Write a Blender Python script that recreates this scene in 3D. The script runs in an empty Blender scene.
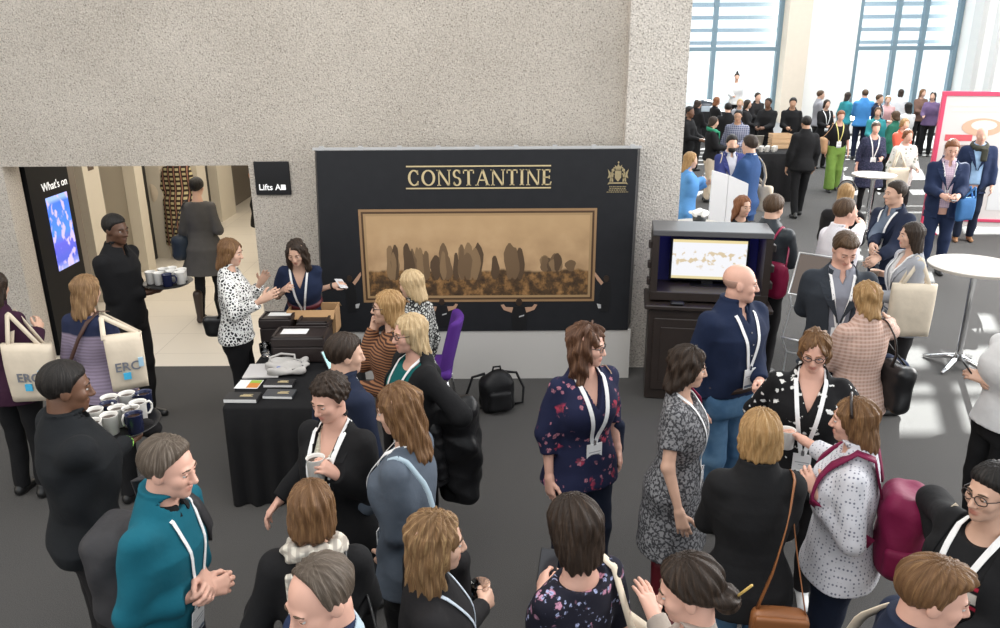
import bpy, math, random
import numpy as np
from mathutils import Vector, Matrix
random.seed(7); rng = np.random.default_rng(7)
SC = bpy.context.scene
COL = SC.collection
PI = math.pi
F32 = np.float32

# ------------------------------------------------------------------ camera
FPX, PITCH, CAMH, ROLL = 800.0, math.radians(19.0), 3.1, math.radians(0.35)
cam_d = bpy.data.cameras.new('camera'); cam = bpy.data.objects.new('camera', cam_d); COL.objects.link(cam)
cam_d.sensor_width = 36.0; cam_d.lens = 36.0 * FPX / 1000.0; cam_d.clip_end = 300
RC = Matrix.Rotation(PI / 2 - PITCH, 3, 'X') @ Matrix.Rotation(-ROLL, 3, 'Z')
cam.matrix_world = Matrix.Translation((0, 0, CAMH)) @ RC.to_4x4()
SC.camera = cam
# ------------------------------------------------------------------ light
SC.view_settings.view_transform = 'Standard'; SC.view_settings.look = 'None'
SC.view_settings.gamma = 1.0; SC.view_settings.use_curve_mapping = False
SC.view_settings.exposure = 0.2
world = bpy.data.worlds.new('world'); SC.world = world; world.use_nodes = True
bgn = world.node_tree.nodes['Background']
bgn.inputs['Color'].default_value = (0.93, 0.97, 1.0, 1); bgn.inputs['Strength'].default_value = 1.15
SUN_AZ, SUN_EL = math.radians(23), math.radians(27)
sun_d = bpy.data.lights.new('sun', 'SUN'); sun = bpy.data.objects.new('sun', sun_d); COL.objects.link(sun)
sun_d.energy = 42.0; sun_d.angle = math.radians(0.25); sun_d.color = (1.0, 0.95, 0.87)
sun.rotation_euler = Vector((-math.sin(SUN_AZ) * math.cos(SUN_EL), -math.cos(SUN_AZ) * math.cos(SUN_EL), -math.sin(SUN_EL))).to_track_quat('-Z', 'Y').to_euler()
sun.location = (8, 25, 14)
def area(name, loc, target, size, size_y, power, color=(1, 1, 1)):
    d = bpy.data.lights.new(name, 'AREA'); d.shape = 'RECTANGLE'; d.size = size; d.size_y = size_y; d.energy = power; d.color = color
    o = bpy.data.objects.new(name, d); COL.objects.link(o); o.location = loc
    o.rotation_euler = (Vector(target) - Vector(loc)).to_track_quat('-Z', 'Y').to_euler(); return o
area('side_window_light', (11.5, 8, 4.5), (0, 5.0, 0.8), 10, 5, 1500, (1.0, 0.98, 0.96))
area('overhead_fill', (-1.0, 3.0, 5.6), (-0.8, 5.0, 0), 4, 4, 120, (1.0, 0.93, 0.85))  # unseen fill added above the foreground crowd
area('far_hall_fill', (9.0, 19, 9.5), (9, 17, 0), 8, 10, 1500, (0.97, 0.99, 1.0))  # added to brighten the far crowd, not an opening in a roof
area('lobby_lamp', (-3.2, 11.5, 2.45), (-3.2, 11.5, 0), 2.6, 7, 120, (1.0, 0.92, 0.80))

# ------------------------------------------------------------------ pixel helpers (calibrated camera -> world)
def ray(u, v):
    return (RC @ Vector(((u - 500) / FPX, -(v - 314) / FPX, -1.0)))
def atz(u, v, z):
    d = ray(u, v); t = (z - CAMH) / d.z; return Vector((d.x * t, d.y * t, z))
def aty(u, v, y):
    d = ray(u, v); t = y / d.y; return Vector((d.x * t, y, CAMH + d.z * t))
def depth_of(p):
    return -(RC.transposed() @ (Vector(p) - Vector((0, 0, CAMH)))).z
def yfloor(v): return atz(500, v, 0).y

# ------------------------------------------------------------------ object helpers
def tag(o, label=None, cat=None, group=None, kind=None):
    if label: o['label'] = label
    if cat: o['category'] = cat
    if group: o['group'] = group
    if kind: o['kind'] = kind
    return o
def empty(name, loc=(0, 0, 0), rz=0.0, label=None, cat=None, group=None):
    o = bpy.data.objects.new(name, None); COL.objects.link(o); o.location = loc; o.rotation_euler = (0, 0, rz)
    o.empty_display_size = 0.1
    return tag(o, label, cat, group)
def mesh_np(name, V, Fq, mats, parent=None, smooth=True, mi=None, loc=None, rot=None):
    """V (n,3), Fq (m,k) or list of faces -> ONE object"""
    me = bpy.data.meshes.new(name)
    V = np.asarray(V, dtype=F32)
    if isinstance(Fq, np.ndarray):
        m, k = Fq.shape
        me.vertices.add(len(V)); me.vertices.foreach_set('co', V.ravel())
        me.loops.add(m * k); me.loops.foreach_set('vertex_index', Fq.astype(np.int32).ravel())
        me.polygons.add(m); me.polygons.foreach_set('loop_start', np.arange(0, m * k, k, dtype=np.int32))
        try: me.polygons.foreach_set('loop_total', np.full(m, k, dtype=np.int32))
        except Exception: pass
    else:
        me.from_pydata([tuple(map(float, v)) for v in V], [], Fq)
    me.update(calc_edges=True)
    if len(me.polygons):
        me.polygons.foreach_set('use_smooth', np.full(len(me.polygons), bool(smooth)))
    if not isinstance(mats, (list, tuple)): mats = [mats]
    for m_ in mats: me.materials.append(m_)
    if mi is not None: me.polygons.foreach_set('material_index', np.asarray(mi, dtype=np.int32))
    o = bpy.data.objects.new(name, me); COL.objects.link(o)
    if parent is not None: o.parent = parent
    if loc is not None: o.location = loc
    if rot is not None: o.rotation_euler = rot
    return o
class MB:
    """collects solids for ONE mesh"""
    def __init__(s): s.v = []; s.f = []; s.m = []
    def add(s, V, F, mi=0):
        b = len(s.v); s.v += [tuple(map(float, p)) for p in V]; s.f += [tuple(int(i) + b for i in f) for f in F]; s.m += [mi] * len(F); return s
    def box(s, x0, x1, y0, y1, z0, z1, mi=0, bev=0.0, M=None):
        if bev <= 0:
            V = [(x0, y0, z0), (x1, y0, z0), (x1, y1, z0), (x0, y1, z0), (x0, y0, z1), (x1, y0, z1), (x1, y1, z1), (x0, y1, z1)]
            F = [(0, 3, 2, 1), (4, 5, 6, 7), (0, 1, 5, 4), (1, 2, 6, 5), (2, 3, 7, 6), (3, 0, 4, 7)]
        else:
            b = min(bev, (x1 - x0) / 2.01, (y1 - y0) / 2.01, (z1 - z0) / 2.01)
            V = []; F = []
            for z, i in ((z0, b), (z0 + b, 0), (z1 - b, 0), (z1, b)):
                a0, a1, c0, c1 = x0 + i, x1 - i, y0 + i, y1 - i
                V += [(a0 + b, c0, z), (a1 - b, c0, z), (a1, c0 + b, z), (a1, c1 - b, z), (a1 - b, c1, z), (a0 + b, c1, z), (a0, c1 - b, z), (a0, c0 + b, z)]
            F.append(tuple(range(7, -1, -1))); F.append(tuple(range(24, 32)))
            for r in range(3):
                for k in range(8):
                    F.append((r * 8 + k, r * 8 + (k + 1) % 8, r * 8 + 8 + (k + 1) % 8, r * 8 + 8 + k))
        if M is not None: V = [tuple(M @ Vector(p)) for p in V]
        return s.add(V, F, mi)
    def lathe(s, prof, c=(0, 0, 0), n=20, mi=0, M=None, cap=True):
        V = []; F = []
        for r, z in prof:
            for k in range(n):
                a = 2 * PI * k / n; V.append((c[0] + r * math.cos(a), c[1] + r * math.sin(a), c[2] + z))
        for i in range(len(prof) - 1):
            for k in range(n):
                F.append((i * n + k, i * n + (k + 1) % n, (i + 1) * n + (k + 1) % n, (i + 1) * n + k))
        if cap:
            F.append(tuple(range(n - 1, -1, -1))); F.append(tuple((len(prof) - 1) * n + k for k in range(n)))
        if M is not None: V = [tuple(M @ Vector(p)) for p in V]
        return s.add(V, F, mi)
    def tube(s, pts, r, n=8, mi=0, closed=False):
        pts = [Vector(p) for p in pts]; V = []; F = []; m = len(pts)
        rs = r if isinstance(r, (list, tuple)) else [r] * m
        prev = None
        for i, p in enumerate(pts):
            t = (pts[(i + 1) % m] - pts[i - 1]) if closed else (pts[min(i + 1, m - 1)] - pts[max(i - 1, 0)])
            t.normalize()
            if prev is None:
                up = Vector((0, 0, 1)) if abs(t.z) < .9 else Vector((1, 0, 0)); x = t.cross(up).normalized()
            else:
                x = (prev - t * prev.dot(t)).normalized()
            prev = x; y = t.cross(x)
            for k in range(n):
                a = 2 * PI * k / n; V.append(p + (x * math.cos(a) + y * math.sin(a)) * rs[i])
        mm = m if closed else m - 1
        for i in range(mm):
            j = (i + 1) % m
            for k in range(n):
                F.append((i * n + k, i * n + (k + 1) % n, j * n + (k + 1) % n, j * n + k))
        if not closed:
            F.append(tuple(range(n - 1, -1, -1))); F.append(tuple((m - 1) * n + k for k in range(n)))
        return s.add(V, F, mi)
    def ribbon(s, pts, nrm, w, t=0.002, mi=0):
        pts = [Vector(p) for p in pts]; V = []; F = []; m = len(pts)
        for i, p in enumerate(pts):
            tg = (pts[min(i + 1, m - 1)] - pts[max(i - 1, 0)]).normalized(); n_ = Vector(nrm[i]); n_ = (n_ - tg * n_.dot(tg)).normalized(); x = tg.cross(n_)
            ww = w[i] if isinstance(w, (list, tuple)) else w
            V += [p - x * ww / 2, p + x * ww / 2, p + x * ww / 2 + n_ * t, p - x * ww / 2 + n_ * t]
        for i in range(m - 1):
            for k in range(4): F.append((i * 4 + k, i * 4 + (k + 1) % 4, i * 4 + 4 + (k + 1) % 4, i * 4 + 4 + k))
        F.append((3, 2, 1, 0)); F.append(tuple((m - 1) * 4 + k for k in range(4)))
        return s.add(V, F, mi)
    def prism(s, poly, y0, y1, mi=0):
        """polygon in XZ extruded along Y"""
        n = len(poly); V = [(x, y0, z) for x, z in poly] + [(x, y1, z) for x, z in poly]
        F = [tuple(range(n)), tuple(range(2 * n - 1, n - 1, -1))] + [(k, k + n, (k + 1) % n + n, (k + 1) % n) for k in range(n)]
        return s.add(V, F, mi)
    def build(s, name, mats, parent=None, smooth=False, loc=None, rot=None):
        o = mesh_np(name, np.array(s.v), s.f, mats, parent, smooth, s.m, loc, rot)
        return o

# ------------------------------------------------------------------ materials
MATS = {}
def _nt(name):
    m = bpy.data.materials.new(name); m.use_nodes = True
    nt = m.node_tree; b = nt.nodes['Principled BSDF']; return m, nt, b
def N(nt, t, **kw):
    n = nt.nodes.new(t)
    for k, v in kw.items():
        if k in n.inputs: n.inputs[k].default_value = v
        else: setattr(n, k, v)
    return n
def rgba(c): return (c[0], c[1], c[2], 1)
def mixc(nt, fac, a, b, mode='MIX'):
    n = nt.nodes.new('ShaderNodeMix'); n.data_type = 'RGBA'; n.blend_type = mode
    for sock, val in ((n.inputs[0], fac), (n.inputs[6], a), (n.inputs[7], b)):
        if hasattr(val, 'is_linked'): nt.links.new(val, sock)
        elif isinstance(val, (int, float)): sock.default_value = val
        else: sock.default_value = rgba(val)
    return n.outputs[2]
def ramp(nt, src, stops):
    r = nt.nodes.new('ShaderNodeValToRGB'); e = r.color_ramp.elements
    while len(e) < len(stops): e.new(0.5)
    for el, (p, c) in zip(e, stops): el.position = p; el.color = rgba(c)
    nt.links.new(src, r.inputs[0]); return r.outputs[0]
def step(nt, src, thr, soft=0.02, inv=False):
    r = nt.nodes.new('ShaderNodeMapRange'); r.inputs[1].default_value = thr - soft; r.inputs[2].default_value = thr + soft
    if inv: r.inputs[3].default_value = 1; r.inputs[4].default_value = 0
    nt.links.new(src, r.inputs[0]); return r.outputs[0]
def coords(nt, scale=(1, 1, 1), rot=(0, 0, 0), kind='Object'):
    tc = nt.nodes.new('ShaderNodeTexCoord'); mp = nt.nodes.new('ShaderNodeMapping')
    mp.inputs['Scale'].default_value = scale; mp.inputs['Rotation'].default_value = rot
    nt.links.new(tc.outputs[kind], mp.inputs['Vector']); return mp.outputs[0]
def tex(nt, kind, vec, out=0, **kw):
    n = N(nt, kind, **kw); nt.links.new(vec, n.inputs['Vector']); return n.outputs[out]
def bump(nt, b, src, strength=0.3, dist=0.01):
    n = N(nt, 'ShaderNodeBump'); n.inputs['Strength'].default_value = strength; n.inputs['Distance'].default_value = dist
    nt.links.new(src, n.inputs['Height']); nt.links.new(n.outputs[0], b.inputs['Normal'])
def plain(name, c, rough=0.6, metal=0.0, emit=None, es=1.0, spec=None, noise=0.0):
    if name in MATS: return MATS[name]
    m, nt, b = _nt(name)
    b.inputs['Base Color'].default_value = rgba(c); b.inputs['Roughness'].default_value = rough; b.inputs['Metallic'].default_value = metal
    if spec is not None: b.inputs['Specular IOR Level'].default_value = spec
    if noise > 0:
        v = coords(nt); t = tex(nt, 'ShaderNodeTexNoise', v, Scale=6.0, Detail=4.0)
        nt.links.new(mixc(nt, t, [x * (1 - noise) for x in c], [min(1, x * (1 + noise)) for x in c]), b.inputs['Base Color'])
    if emit is not None:
        b.inputs['Emission Color'].default_value = rgba(emit); b.inputs['Emission Strength'].default_value = es
    MATS[name] = m; return m
def cloth(name, c, pat=None, rough=0.88, c2=(0.8, 0.8, 0.8), c3=None, scale=1.0, weave=0.25):
    if name in MATS: return MATS[name]
    m, nt, b = _nt(name); L = nt.links
    b.inputs['Roughness'].default_value = rough; b.inputs['Specular IOR Level'].default_value = 0.25
    v = coords(nt)
    t = tex(nt, 'ShaderNodeTexNoise', v, Scale=9.0, Detail=3.0)
    col = mixc(nt, t, [x * .82 for x in c], [min(1, x * 1.18) for x in c])
    if pat == 'leopard':
        vo = tex(nt, 'ShaderNodeTexVoronoi', v, Scale=42.0 * scale, feature='DISTANCE_TO_EDGE')
        n2 = tex(nt, 'ShaderNodeTexNoise', v, Scale=60.0 * scale)
        md = N(nt, 'ShaderNodeMath', operation='MULTIPLY'); L.new(vo, md.inputs[0]); L.new(n2, md.inputs[1])
        col = mixc(nt, step(nt, md.outputs[0], 0.075, .02), c2, col)
    elif pat == 'floral':
        for sc, thr, cc in ((13 * scale, .42, c2), (26 * scale, .40, c3 or c2)):
            w = N(nt, 'ShaderNodeTexVoronoi', Scale=sc); L.new(v, w.inputs['Vector'])
            n2 = tex(nt, 'ShaderNodeTexNoise', v, Scale=sc * 4.0)
            big = tex(nt, 'ShaderNodeTexNoise', v, Scale=sc * .45)
            ad = N(nt, 'ShaderNodeMath', operation='MULTIPLY_ADD'); L.new(n2, ad.inputs[0]); ad.inputs[1].default_value = .5; L.new(w.outputs['Distance'], ad.inputs[2])
            k = N(nt, 'ShaderNodeMath', operation='MULTIPLY'); L.new(step(nt, ad.outputs[0], thr + .12, .04, True), k.inputs[0]); L.new(step(nt, big, .5, .03), k.inputs[1])
            hue = mixc(nt, step(nt, n2, .52, .03), cc, [min(1, x * .45 + .02) for x in cc])
            col = mixc(nt, k.outputs[0], col, hue)
    elif pat == 'birds':
        v2 = coords(nt, (1, 1, 1.7), (0.3, .5, .2))
        w = N(nt, 'ShaderNodeTexVoronoi', Scale=14.0 * scale); L.new(v2, w.inputs['Vector'])
        n2 = tex(nt, 'ShaderNodeTexNoise', v, Scale=34.0)
        ad = N(nt, 'ShaderNodeMath', operation='MULTIPLY_ADD'); L.new(n2, ad.inputs[0]); ad.inputs[1].default_value = 1.0; L.new(w.outputs['Distance'], ad.inputs[2])
        col = mixc(nt, step(nt, ad.outputs[0], .72, .02, True), col, c2)
    elif pat in ('stripes', 'vstripes'):
        w = N(nt, 'ShaderNodeTexWave', wave_type='BANDS', bands_direction='Z' if pat == 'stripes' else 'X')
        w.inputs['Scale'].default_value = 8.0 * scale; w.inputs['Distortion'].default_value = 1.2; L.new(v, w.inputs['Vector'])
        col = mixc(nt, step(nt, w.outputs['Fac'], .5, .08), col, c2)
    elif pat == 'plaid':
        for dr, cc in (('X', c2), ('Z', c3 or c2)):
            w = N(nt, 'ShaderNodeTexWave', wave_type='BANDS', bands_direction=dr); w.inputs['Scale'].default_value = 4.0 * scale; L.new(v, w.inputs['Vector'])
            k = N(nt, 'ShaderNodeMath', operation='MULTIPLY'); L.new(step(nt, w.outputs['Fac'], .6, .08), k.inputs[0]); k.inputs[1].default_value = .7
            col = mixc(nt, k.outputs[0], col, cc)
    elif pat == 'blocks':
        a = N(nt, 'ShaderNodeTexWave', wave_type='BANDS', bands_direction='X'); a.inputs['Scale'].default_value = 3.0 * scale; L.new(v, a.inputs['Vector'])
        z_ = N(nt, 'ShaderNodeTexWave', wave_type='BANDS', bands_direction='Z'); z_.inputs['Scale'].default_value = 4.0 * scale; L.new(v, z_.inputs['Vector'])
        k = N(nt, 'ShaderNodeMath', operation='MULTIPLY'); L.new(step(nt, a.outputs['Fac'], .45, .05), k.inputs[0]); L.new(step(nt, z_.outputs['Fac'], .45, .05), k.inputs[1])
        col = mixc(nt, k.outputs[0], col, c2)
        col = mixc(nt, step(nt, a.outputs['Fac'], .06, .03, True), col, c3 or c2)
    elif pat == 'dots':
        w = N(nt, 'ShaderNodeTexVoronoi', Scale=75.0 * scale, Randomness=.15); L.new(v, w.inputs['Vector'])
        col = mixc(nt, step(nt, w.outputs['Distance'], .28, .05, True), col, c2)
    elif pat == 'tweed':
        w = tex(nt, 'ShaderNodeTexNoise', v, Scale=70.0 * scale, Detail=2.0)
        vo = tex(nt, 'ShaderNodeTexVoronoi', v, Scale=26.0 * scale, feature='DISTANCE_TO_EDGE')
        md = N(nt, 'ShaderNodeMath', operation='MULTIPLY_ADD'); L.new(vo, md.inputs[0]); md.inputs[1].default_value = .9; L.new(w, md.inputs[2])
        col = mixc(nt, step(nt, md.outputs[0], .62, .08), col, c2)
    elif pat == 'yoke':
        sp = N(nt, 'ShaderNodeSeparateXYZ'); L.new(v, sp.inputs[0])
        w = N(nt, 'ShaderNodeTexWave', wave_type='BANDS', bands_direction='Z'); w.inputs['Scale'].default_value = 14.0; w.inputs['Distortion'].default_value = 2; L.new(v, w.inputs['Vector'])
        col = mixc(nt, w.outputs['Fac'], col, [x * .72 for x in c])
        col = mixc(nt, step(nt, sp.outputs['Z'], scale, .006), col, c2)
    elif pat == 'chest':
        sp = N(nt, 'ShaderNodeSeparateXYZ'); L.new(v, sp.inputs[0])
        for z0, z1, cc in ((1.0, 1.018, c3), (1.03, 1.075, c2), (1.09, 1.105, c3)):
            k = N(nt, 'ShaderNodeMath', operation='MULTIPLY'); L.new(step(nt, sp.outputs['Z'], z0 + scale, .003), k.inputs[0]); L.new(step(nt, sp.outputs['Z'], z1 + scale, .003, True), k.inputs[1])
            col = mixc(nt, k.outputs[0], col, cc)
    elif pat == 'denim':
        w = tex(nt, 'ShaderNodeTexNoise', v, Scale=5.0, Detail=5.0)
        col = mixc(nt, step(nt, w, .52, .12), col, c2)
    L.new(col, b.inputs['Base Color'])
    if weave > 0:
        n1 = tex(nt, 'ShaderNodeTexNoise', v, Scale=16.0, Detail=4.0)
        bump(nt, b, n1, weave, 0.02)
    MATS[name] = m; return m
def hairmat(name, c, c2=None, zs=3.0):
    if name in MATS: return MATS[name]
    m, nt, b = _nt(name)
    c2 = c2 or [min(1, x * 2.1 + .01) for x in c]
    at = N(nt, 'ShaderNodeAttribute', attribute_name='strand'); mp = N(nt, 'ShaderNodeMapping'); mp.inputs['Scale'].default_value = (13, 9, 1); nt.links.new(at.outputs['Vector'], mp.inputs['Vector'])
    t = tex(nt, 'ShaderNodeTexNoise', mp.outputs[0], Scale=1.0, Detail=5.0, Roughness=.7)
    v2 = coords(nt); t2 = tex(nt, 'ShaderNodeTexNoise', v2, Scale=7.0, Detail=2.0)
    col = ramp(nt, t, ((.33, [x * .5 for x in c]), (.5, c), (.68, c2)))
    col = mixc(nt, t2, [x * .8 for x in c], col)
    nt.links.new(col, b.inputs['Base Color']); b.inputs['Roughness'].default_value = .5; b.inputs['Specular IOR Level'].default_value = .28
    bump(nt, b, t, .7, .008)
    MATS[name] = m; return m
def skinmat(name, c):
    if name in MATS: return MATS[name]
    m, nt, b = _nt(name)
    at = N(nt, 'ShaderNodeAttribute', attribute_name='lip')
    v = coords(nt); t = tex(nt, 'ShaderNodeTexNoise', v, Scale=18.0, Detail=3.0)
    col = mixc(nt, t, [x * .9 for x in c], [min(1, x * 1.08) for x in c])
    lip = (c[0] * .72, c[1] * .42, c[2] * .42)
    nt.links.new(mixc(nt, at.outputs['Fac'], col, lip), b.inputs['Base Color'])
    b.inputs['Roughness'].default_value = .48; b.inputs['Specular IOR Level'].default_value = .4
    MATS[name] = m; return m
def glassmat(name, c=(1, 1, 1), rough=0.0):
    if name in MATS: return MATS[name]
    m, nt, b = _nt(name)
    b.inputs['Base Color'].default_value = rgba(c); b.inputs['Roughness'].default_value = rough
    b.inputs['Transmission Weight'].default_value = 1.0; b.inputs['IOR'].default_value = 1.3
    MATS[name] = m; return m
def panemat(name):
    m, nt, b = _nt(name)
    tr = N(nt, 'ShaderNodeBsdfTransparent'); tr.inputs[0].default_value = (.93, .97, 1, 1)
    gl = N(nt, 'ShaderNodeBsdfGlossy'); gl.inputs['Roughness'].default_value = .02
    mx = N(nt, 'ShaderNodeMixShader'); mx.inputs[0].default_value = .05
    nt.links.new(tr.outputs[0], mx.inputs[1]); nt.links.new(gl.outputs[0], mx.inputs[2])
    nt.links.new(mx.outputs[0], nt.nodes['Material Output'].inputs[0]); MATS[name] = m; return m
def concrete(name, c, c2, speck, sc=1.0, bstr=.6):
    m, nt, b = _nt(name)
    v = coords(nt)
    big = tex(nt, 'ShaderNodeTexNoise', v, Scale=1.1, Detail=5.0, Roughness=.6)
    fine = tex(nt, 'ShaderNodeTexNoise', v, Scale=85.0 * sc, Detail=3.0, Roughness=.7)
    vo = tex(nt, 'ShaderNodeTexVoronoi', v, Scale=62.0 * sc)
    col = ramp(nt, big, ((.3, c), (.7, c2)))
    col = mixc(nt, step(nt, fine, .60, .06), col, speck)
    col = mixc(nt, step(nt, fine, .40, .05, True), col, [min(1, x * 1.12) for x in c2])
    nt.links.new(col, b.inputs['Base Color']); b.inputs['Roughness'].default_value = .93
    ad = N(nt, 'ShaderNodeMath', operation='ADD'); nt.links.new(fine, ad.inputs[0]); nt.links.new(vo, ad.inputs[1])
    bump(nt, b, ad.outputs[0], bstr, .009)
    MATS[name] = m; return m
# ------------------------------------------------------------------ setting
CONC = concrete('bush_hammered_concrete', (.46, .415, .36), (.56, .51, .45), (.20, .175, .15))
CONCL = concrete('pale_concrete_column', (.58, .535, .48), (.70, .65, .59), (.24, .21, .18), .8, .8)
WHITE = plain('white_paint', (.82, .82, .80), .7)
BEIGE = plain('beige_column_paint', (.62, .55, .46), .8, noise=.05)
def carpet_mat():
    m, nt, b = _nt('grey_carpet'); v = coords(nt)
    f = tex(nt, 'ShaderNodeTexNoise', v, Scale=170.0, Detail=2.0); g = tex(nt, 'ShaderNodeTexNoise', v, Scale=2.2, Detail=4.0)
    col = ramp(nt, f, ((.35, (.050, .048, .047)), (.65, (.110, .106, .103))))
    col = mixc(nt, g, col, (.085, .082, .079)); nt.links.new(col, b.inputs['Base Color'])
    b.inputs['Roughness'].default_value = .95; b.inputs['Specular IOR Level'].default_value = .15
    bump(nt, b, f, .5, .006); return m
def tile_mat():
    m, nt, b = _nt('cream_floor_tile'); v = coords(nt)
    n = N(nt, 'ShaderNodeTexBrick', Scale=1.0); n.inputs['Brick Width'].default_value = 1.2; n.inputs['Row Height'].default_value = .6; n.inputs['Mortar Size'].default_value = .004; n.offset = 0.0
    n.inputs['Color1'].default_value = (.66, .61, .53, 1); n.inputs['Color2'].default_value = (.69, .64, .56, 1); n.inputs['Mortar'].default_value = (.50, .46, .40, 1)
    nt.links.new(v, n.inputs['Vector']); nt.links.new(n.outputs[0], b.inputs['Base Color']); b.inputs['Roughness'].default_value = .35; return m
CARPET, TILE = carpet_mat(), tile_mat()
YW = 7.45
def struct(name, mb, mats, smooth=False):
    o = mb.build(name, mats, None, smooth); o['kind'] = 'structure'; return o
struct('floor', MB().box(-14, 22, -6, YW, -.12, 0).box(-1.2, 22, YW, 31, -.12, 0), CARPET)
struct('floor_lobby', MB().box(-9, -1.2, YW, 21, -.12, 0), TILE)
xl = aty(42, 361, YW).x; xr0 = aty(266, 330, YW).x; zl = aty(140, 166, YW).z
xpl = aty(17, 340, YW).x - .02
XC0 = aty(627, 60, YW).x; XC1 = aty(673, 300, YW - .12).x
w = MB()
w.box(xpl, xl, YW, YW + .26, 0, zl); w.box(-14, XC0 + .05, YW, YW + .26, zl, 7.5); w.box(xr0, XC0 + .05, YW, YW + .26, 0, zl)
w.box(-14, xpl - 1.6, YW, YW + .26, 0, zl)
struct('wall_front', w, CONC)
struct('wall_column', MB().box(XC0, XC1, YW - .10, YW + .75, 0, 7.5), CONCL)
# --- lift lobby behind the opening
GB = plain('brown_grey_panel', (.17, .145, .12), .35); DARK = plain('near_black_panel', (.012, .012, .013), .4)
CREAM = plain('cream_panel', (.62, .57, .48), .45); STEEL = plain('brushed_steel', (.42, .39, .34), .35, .8)
XLW = xl - .03
lw = MB(); YB = 17.5
lw.box(XLW - .6, XLW, YW + .26, 8.75, 0, 2.5)
lw.box(XLW - .92, XLW - .58, 8.75, YB, 0, 2.5)
struct('wall_lobby_left', lw, GB)
zt = 2.5
for i, (y0, y1, m_, dx) in enumerate(((9.55, 9.95, CREAM, .26), (9.95, 10.9, STEEL, .1), (10.9, 11.15, CREAM, .26), (11.15, 11.7, DARK, .06), (11.7, 12.0, CREAM, .26), (12.0, 13.2, STEEL, .1), (13.2, 13.6, CREAM, .24), (13.6, 14.2, DARK, .06), (14.2, 15.0, CREAM, .22))):
    struct('trim_lift_%d' % (i + 1), MB().box(XLW - .60, XLW - .58 + dx, y0, y1 - .005, 0, zt), m_)
t = MB().box(XLW - .35, XLW - .315, 9.68, 9.82, 1.62, 1.72); struct('trim_lift_plate', t, plain('bronze', (.1, .07, .05), .4))
struct('wall_lobby_back', MB().box(-7, -1.0, YB, YB + .2, 0, 2.5), CREAM)
for i, (x0, x1, m_) in enumerate(((-4.7, -4.3, DARK), (-3.55, -3.1, DARK), (-2.5, -2.2, DARK))):
    struct('trim_lobby_%d' % (i + 1), MB().box(x0, x1, YB - .06, YB - .002, 0, 2.4), m_)
struct('wall_lobby_right', MB().box(xr0 + .12, xr0 + .32, YW + .26, YB, 0, 2.5), CREAM)
struct('wall_recess_left', MB().box(-14, xl - .6, YW + 1.1, YW + 1.3, 0, 2.5), GB)
struct('ceiling_lobby', MB().box(-9, -1.0, YW + .26, YB + .2, 2.5, 2.62), WHITE)
struct('wall_left', MB().box(-14.2, -14, -6, YW, 0, 7.5), CONC)
# --- far hall: window wall, columns, right wall
YF = 27.5
def xf(u, v=45): return aty(u, v, YF).x
xa0, xa1 = xf(640), xf(781); xb0, xb1 = xf(856), xf(958)
ztr = aty(735, 49, YF).z; ZT = 13.0
FRAME = plain('blue_grey_window_frame', (.17, .25, .30), .4, .3)
PANE = panemat('window_pane'); SLAT = plain('pale_louvre', (.24, .30, .34), .6)
def wall_box(name, x0, x1, mat, y0=YF, y1=YF + .5, z1=ZT): return struct(name, MB().box(x0, x1, y0, y1, 0, z1), mat)
wall_box('wall_far_column', xa1, xf(803), BEIGE, YF - .5, YF + .3)
wall_box('wall_far', xf(803), xb0, WHITE)
wall_box('wall_far_left', XC1 - .6, xa0, WHITE)
struct('wall_far_sill', MB().box(xa0, xa1, YF, YF + .4, 0, .35).box(xb0, xb1, YF, YF + .4, 0, .35), WHITE)
struct('wall_far_header', MB().box(XC1 - .6, xb1 + 3, YF, YF + .4, ZT, ZT + 4), WHITE)
opens = [(5.9, 6.55), (6.68, 6.9), (7.3, 7.85), (8.3, 8.9), (9.1, 9.25), (9.4, 9.55), (9.75, 9.9), (10.2, 10.7), (11.3, 12.0), (12.9, 13.5), (14.6, 15.3), (16.4, 17.0), (18.2, 19.0)]
zof = lambda y_: (YF + .95 - y_) * math.tan(SUN_EL) / math.cos(SUN_AZ)
sun_slat_z = [(z0, z1) for z1, z0 in [(zof(a[1]), zof(b_[0])) for a, b_ in zip(opens[:-1], opens[1:])]]
for n_, (x0, x1, muls) in enumerate(((xa0, xa1, (xf(714.5),)), (xb0, xb1, (xf(895.5), xf(922.5))))):
    f = MB()
    for xm in (x0 + .05,) + muls + (x1 - .05,): f.box(xm - .07, xm + .07, YF + .02, YF + .2, .35, ZT)
    f.box(x0, x1, YF + .03, YF + .19, ztr - .07, ztr + .06); f.box(x0, x1, YF + .03, YF + .19, .35, .45)
    for z in (7.0, 10.0): f.box(x0, x1, YF + .03, YF + .19, z - .1, z + .1)
    o = struct('window_%d' % (n_ + 1), f, FRAME)
    g = MB().box(x0, x1, YF + .10, YF + .115, .45, ZT).build('window_pane', PANE, o)
    s_ = MB(); k = 0
    z = ztr + .12
    while z < 4.6:
        s_.box(x0 - .2, x1 + .2, YF + .9, YF + 1.25, z, z + .13); z += .40
    for z0, z1 in sun_slat_z: s_.box(x0 - .2, x1 + .2, YF + .93, YF + .97, z0, z1)  # upper boards out of view, spaced to shape the sun stripes on the carpet
    s_.box(x0 - .2, x1 + .2, YF + .93, YF + .97, zof(5.9), ZT + 1)  # unseen board added to keep the sun off the nearest carpet
    struct('trim_louvre_sun_slat_%d' % (n_ + 1), s_, SLAT)
struct('trim_outside_terrace', MB().box(-4, 26, YF + .6, YF + 14, -.3, -.05), plain('pale_paving', (.6, .6, .58), .9))
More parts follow.
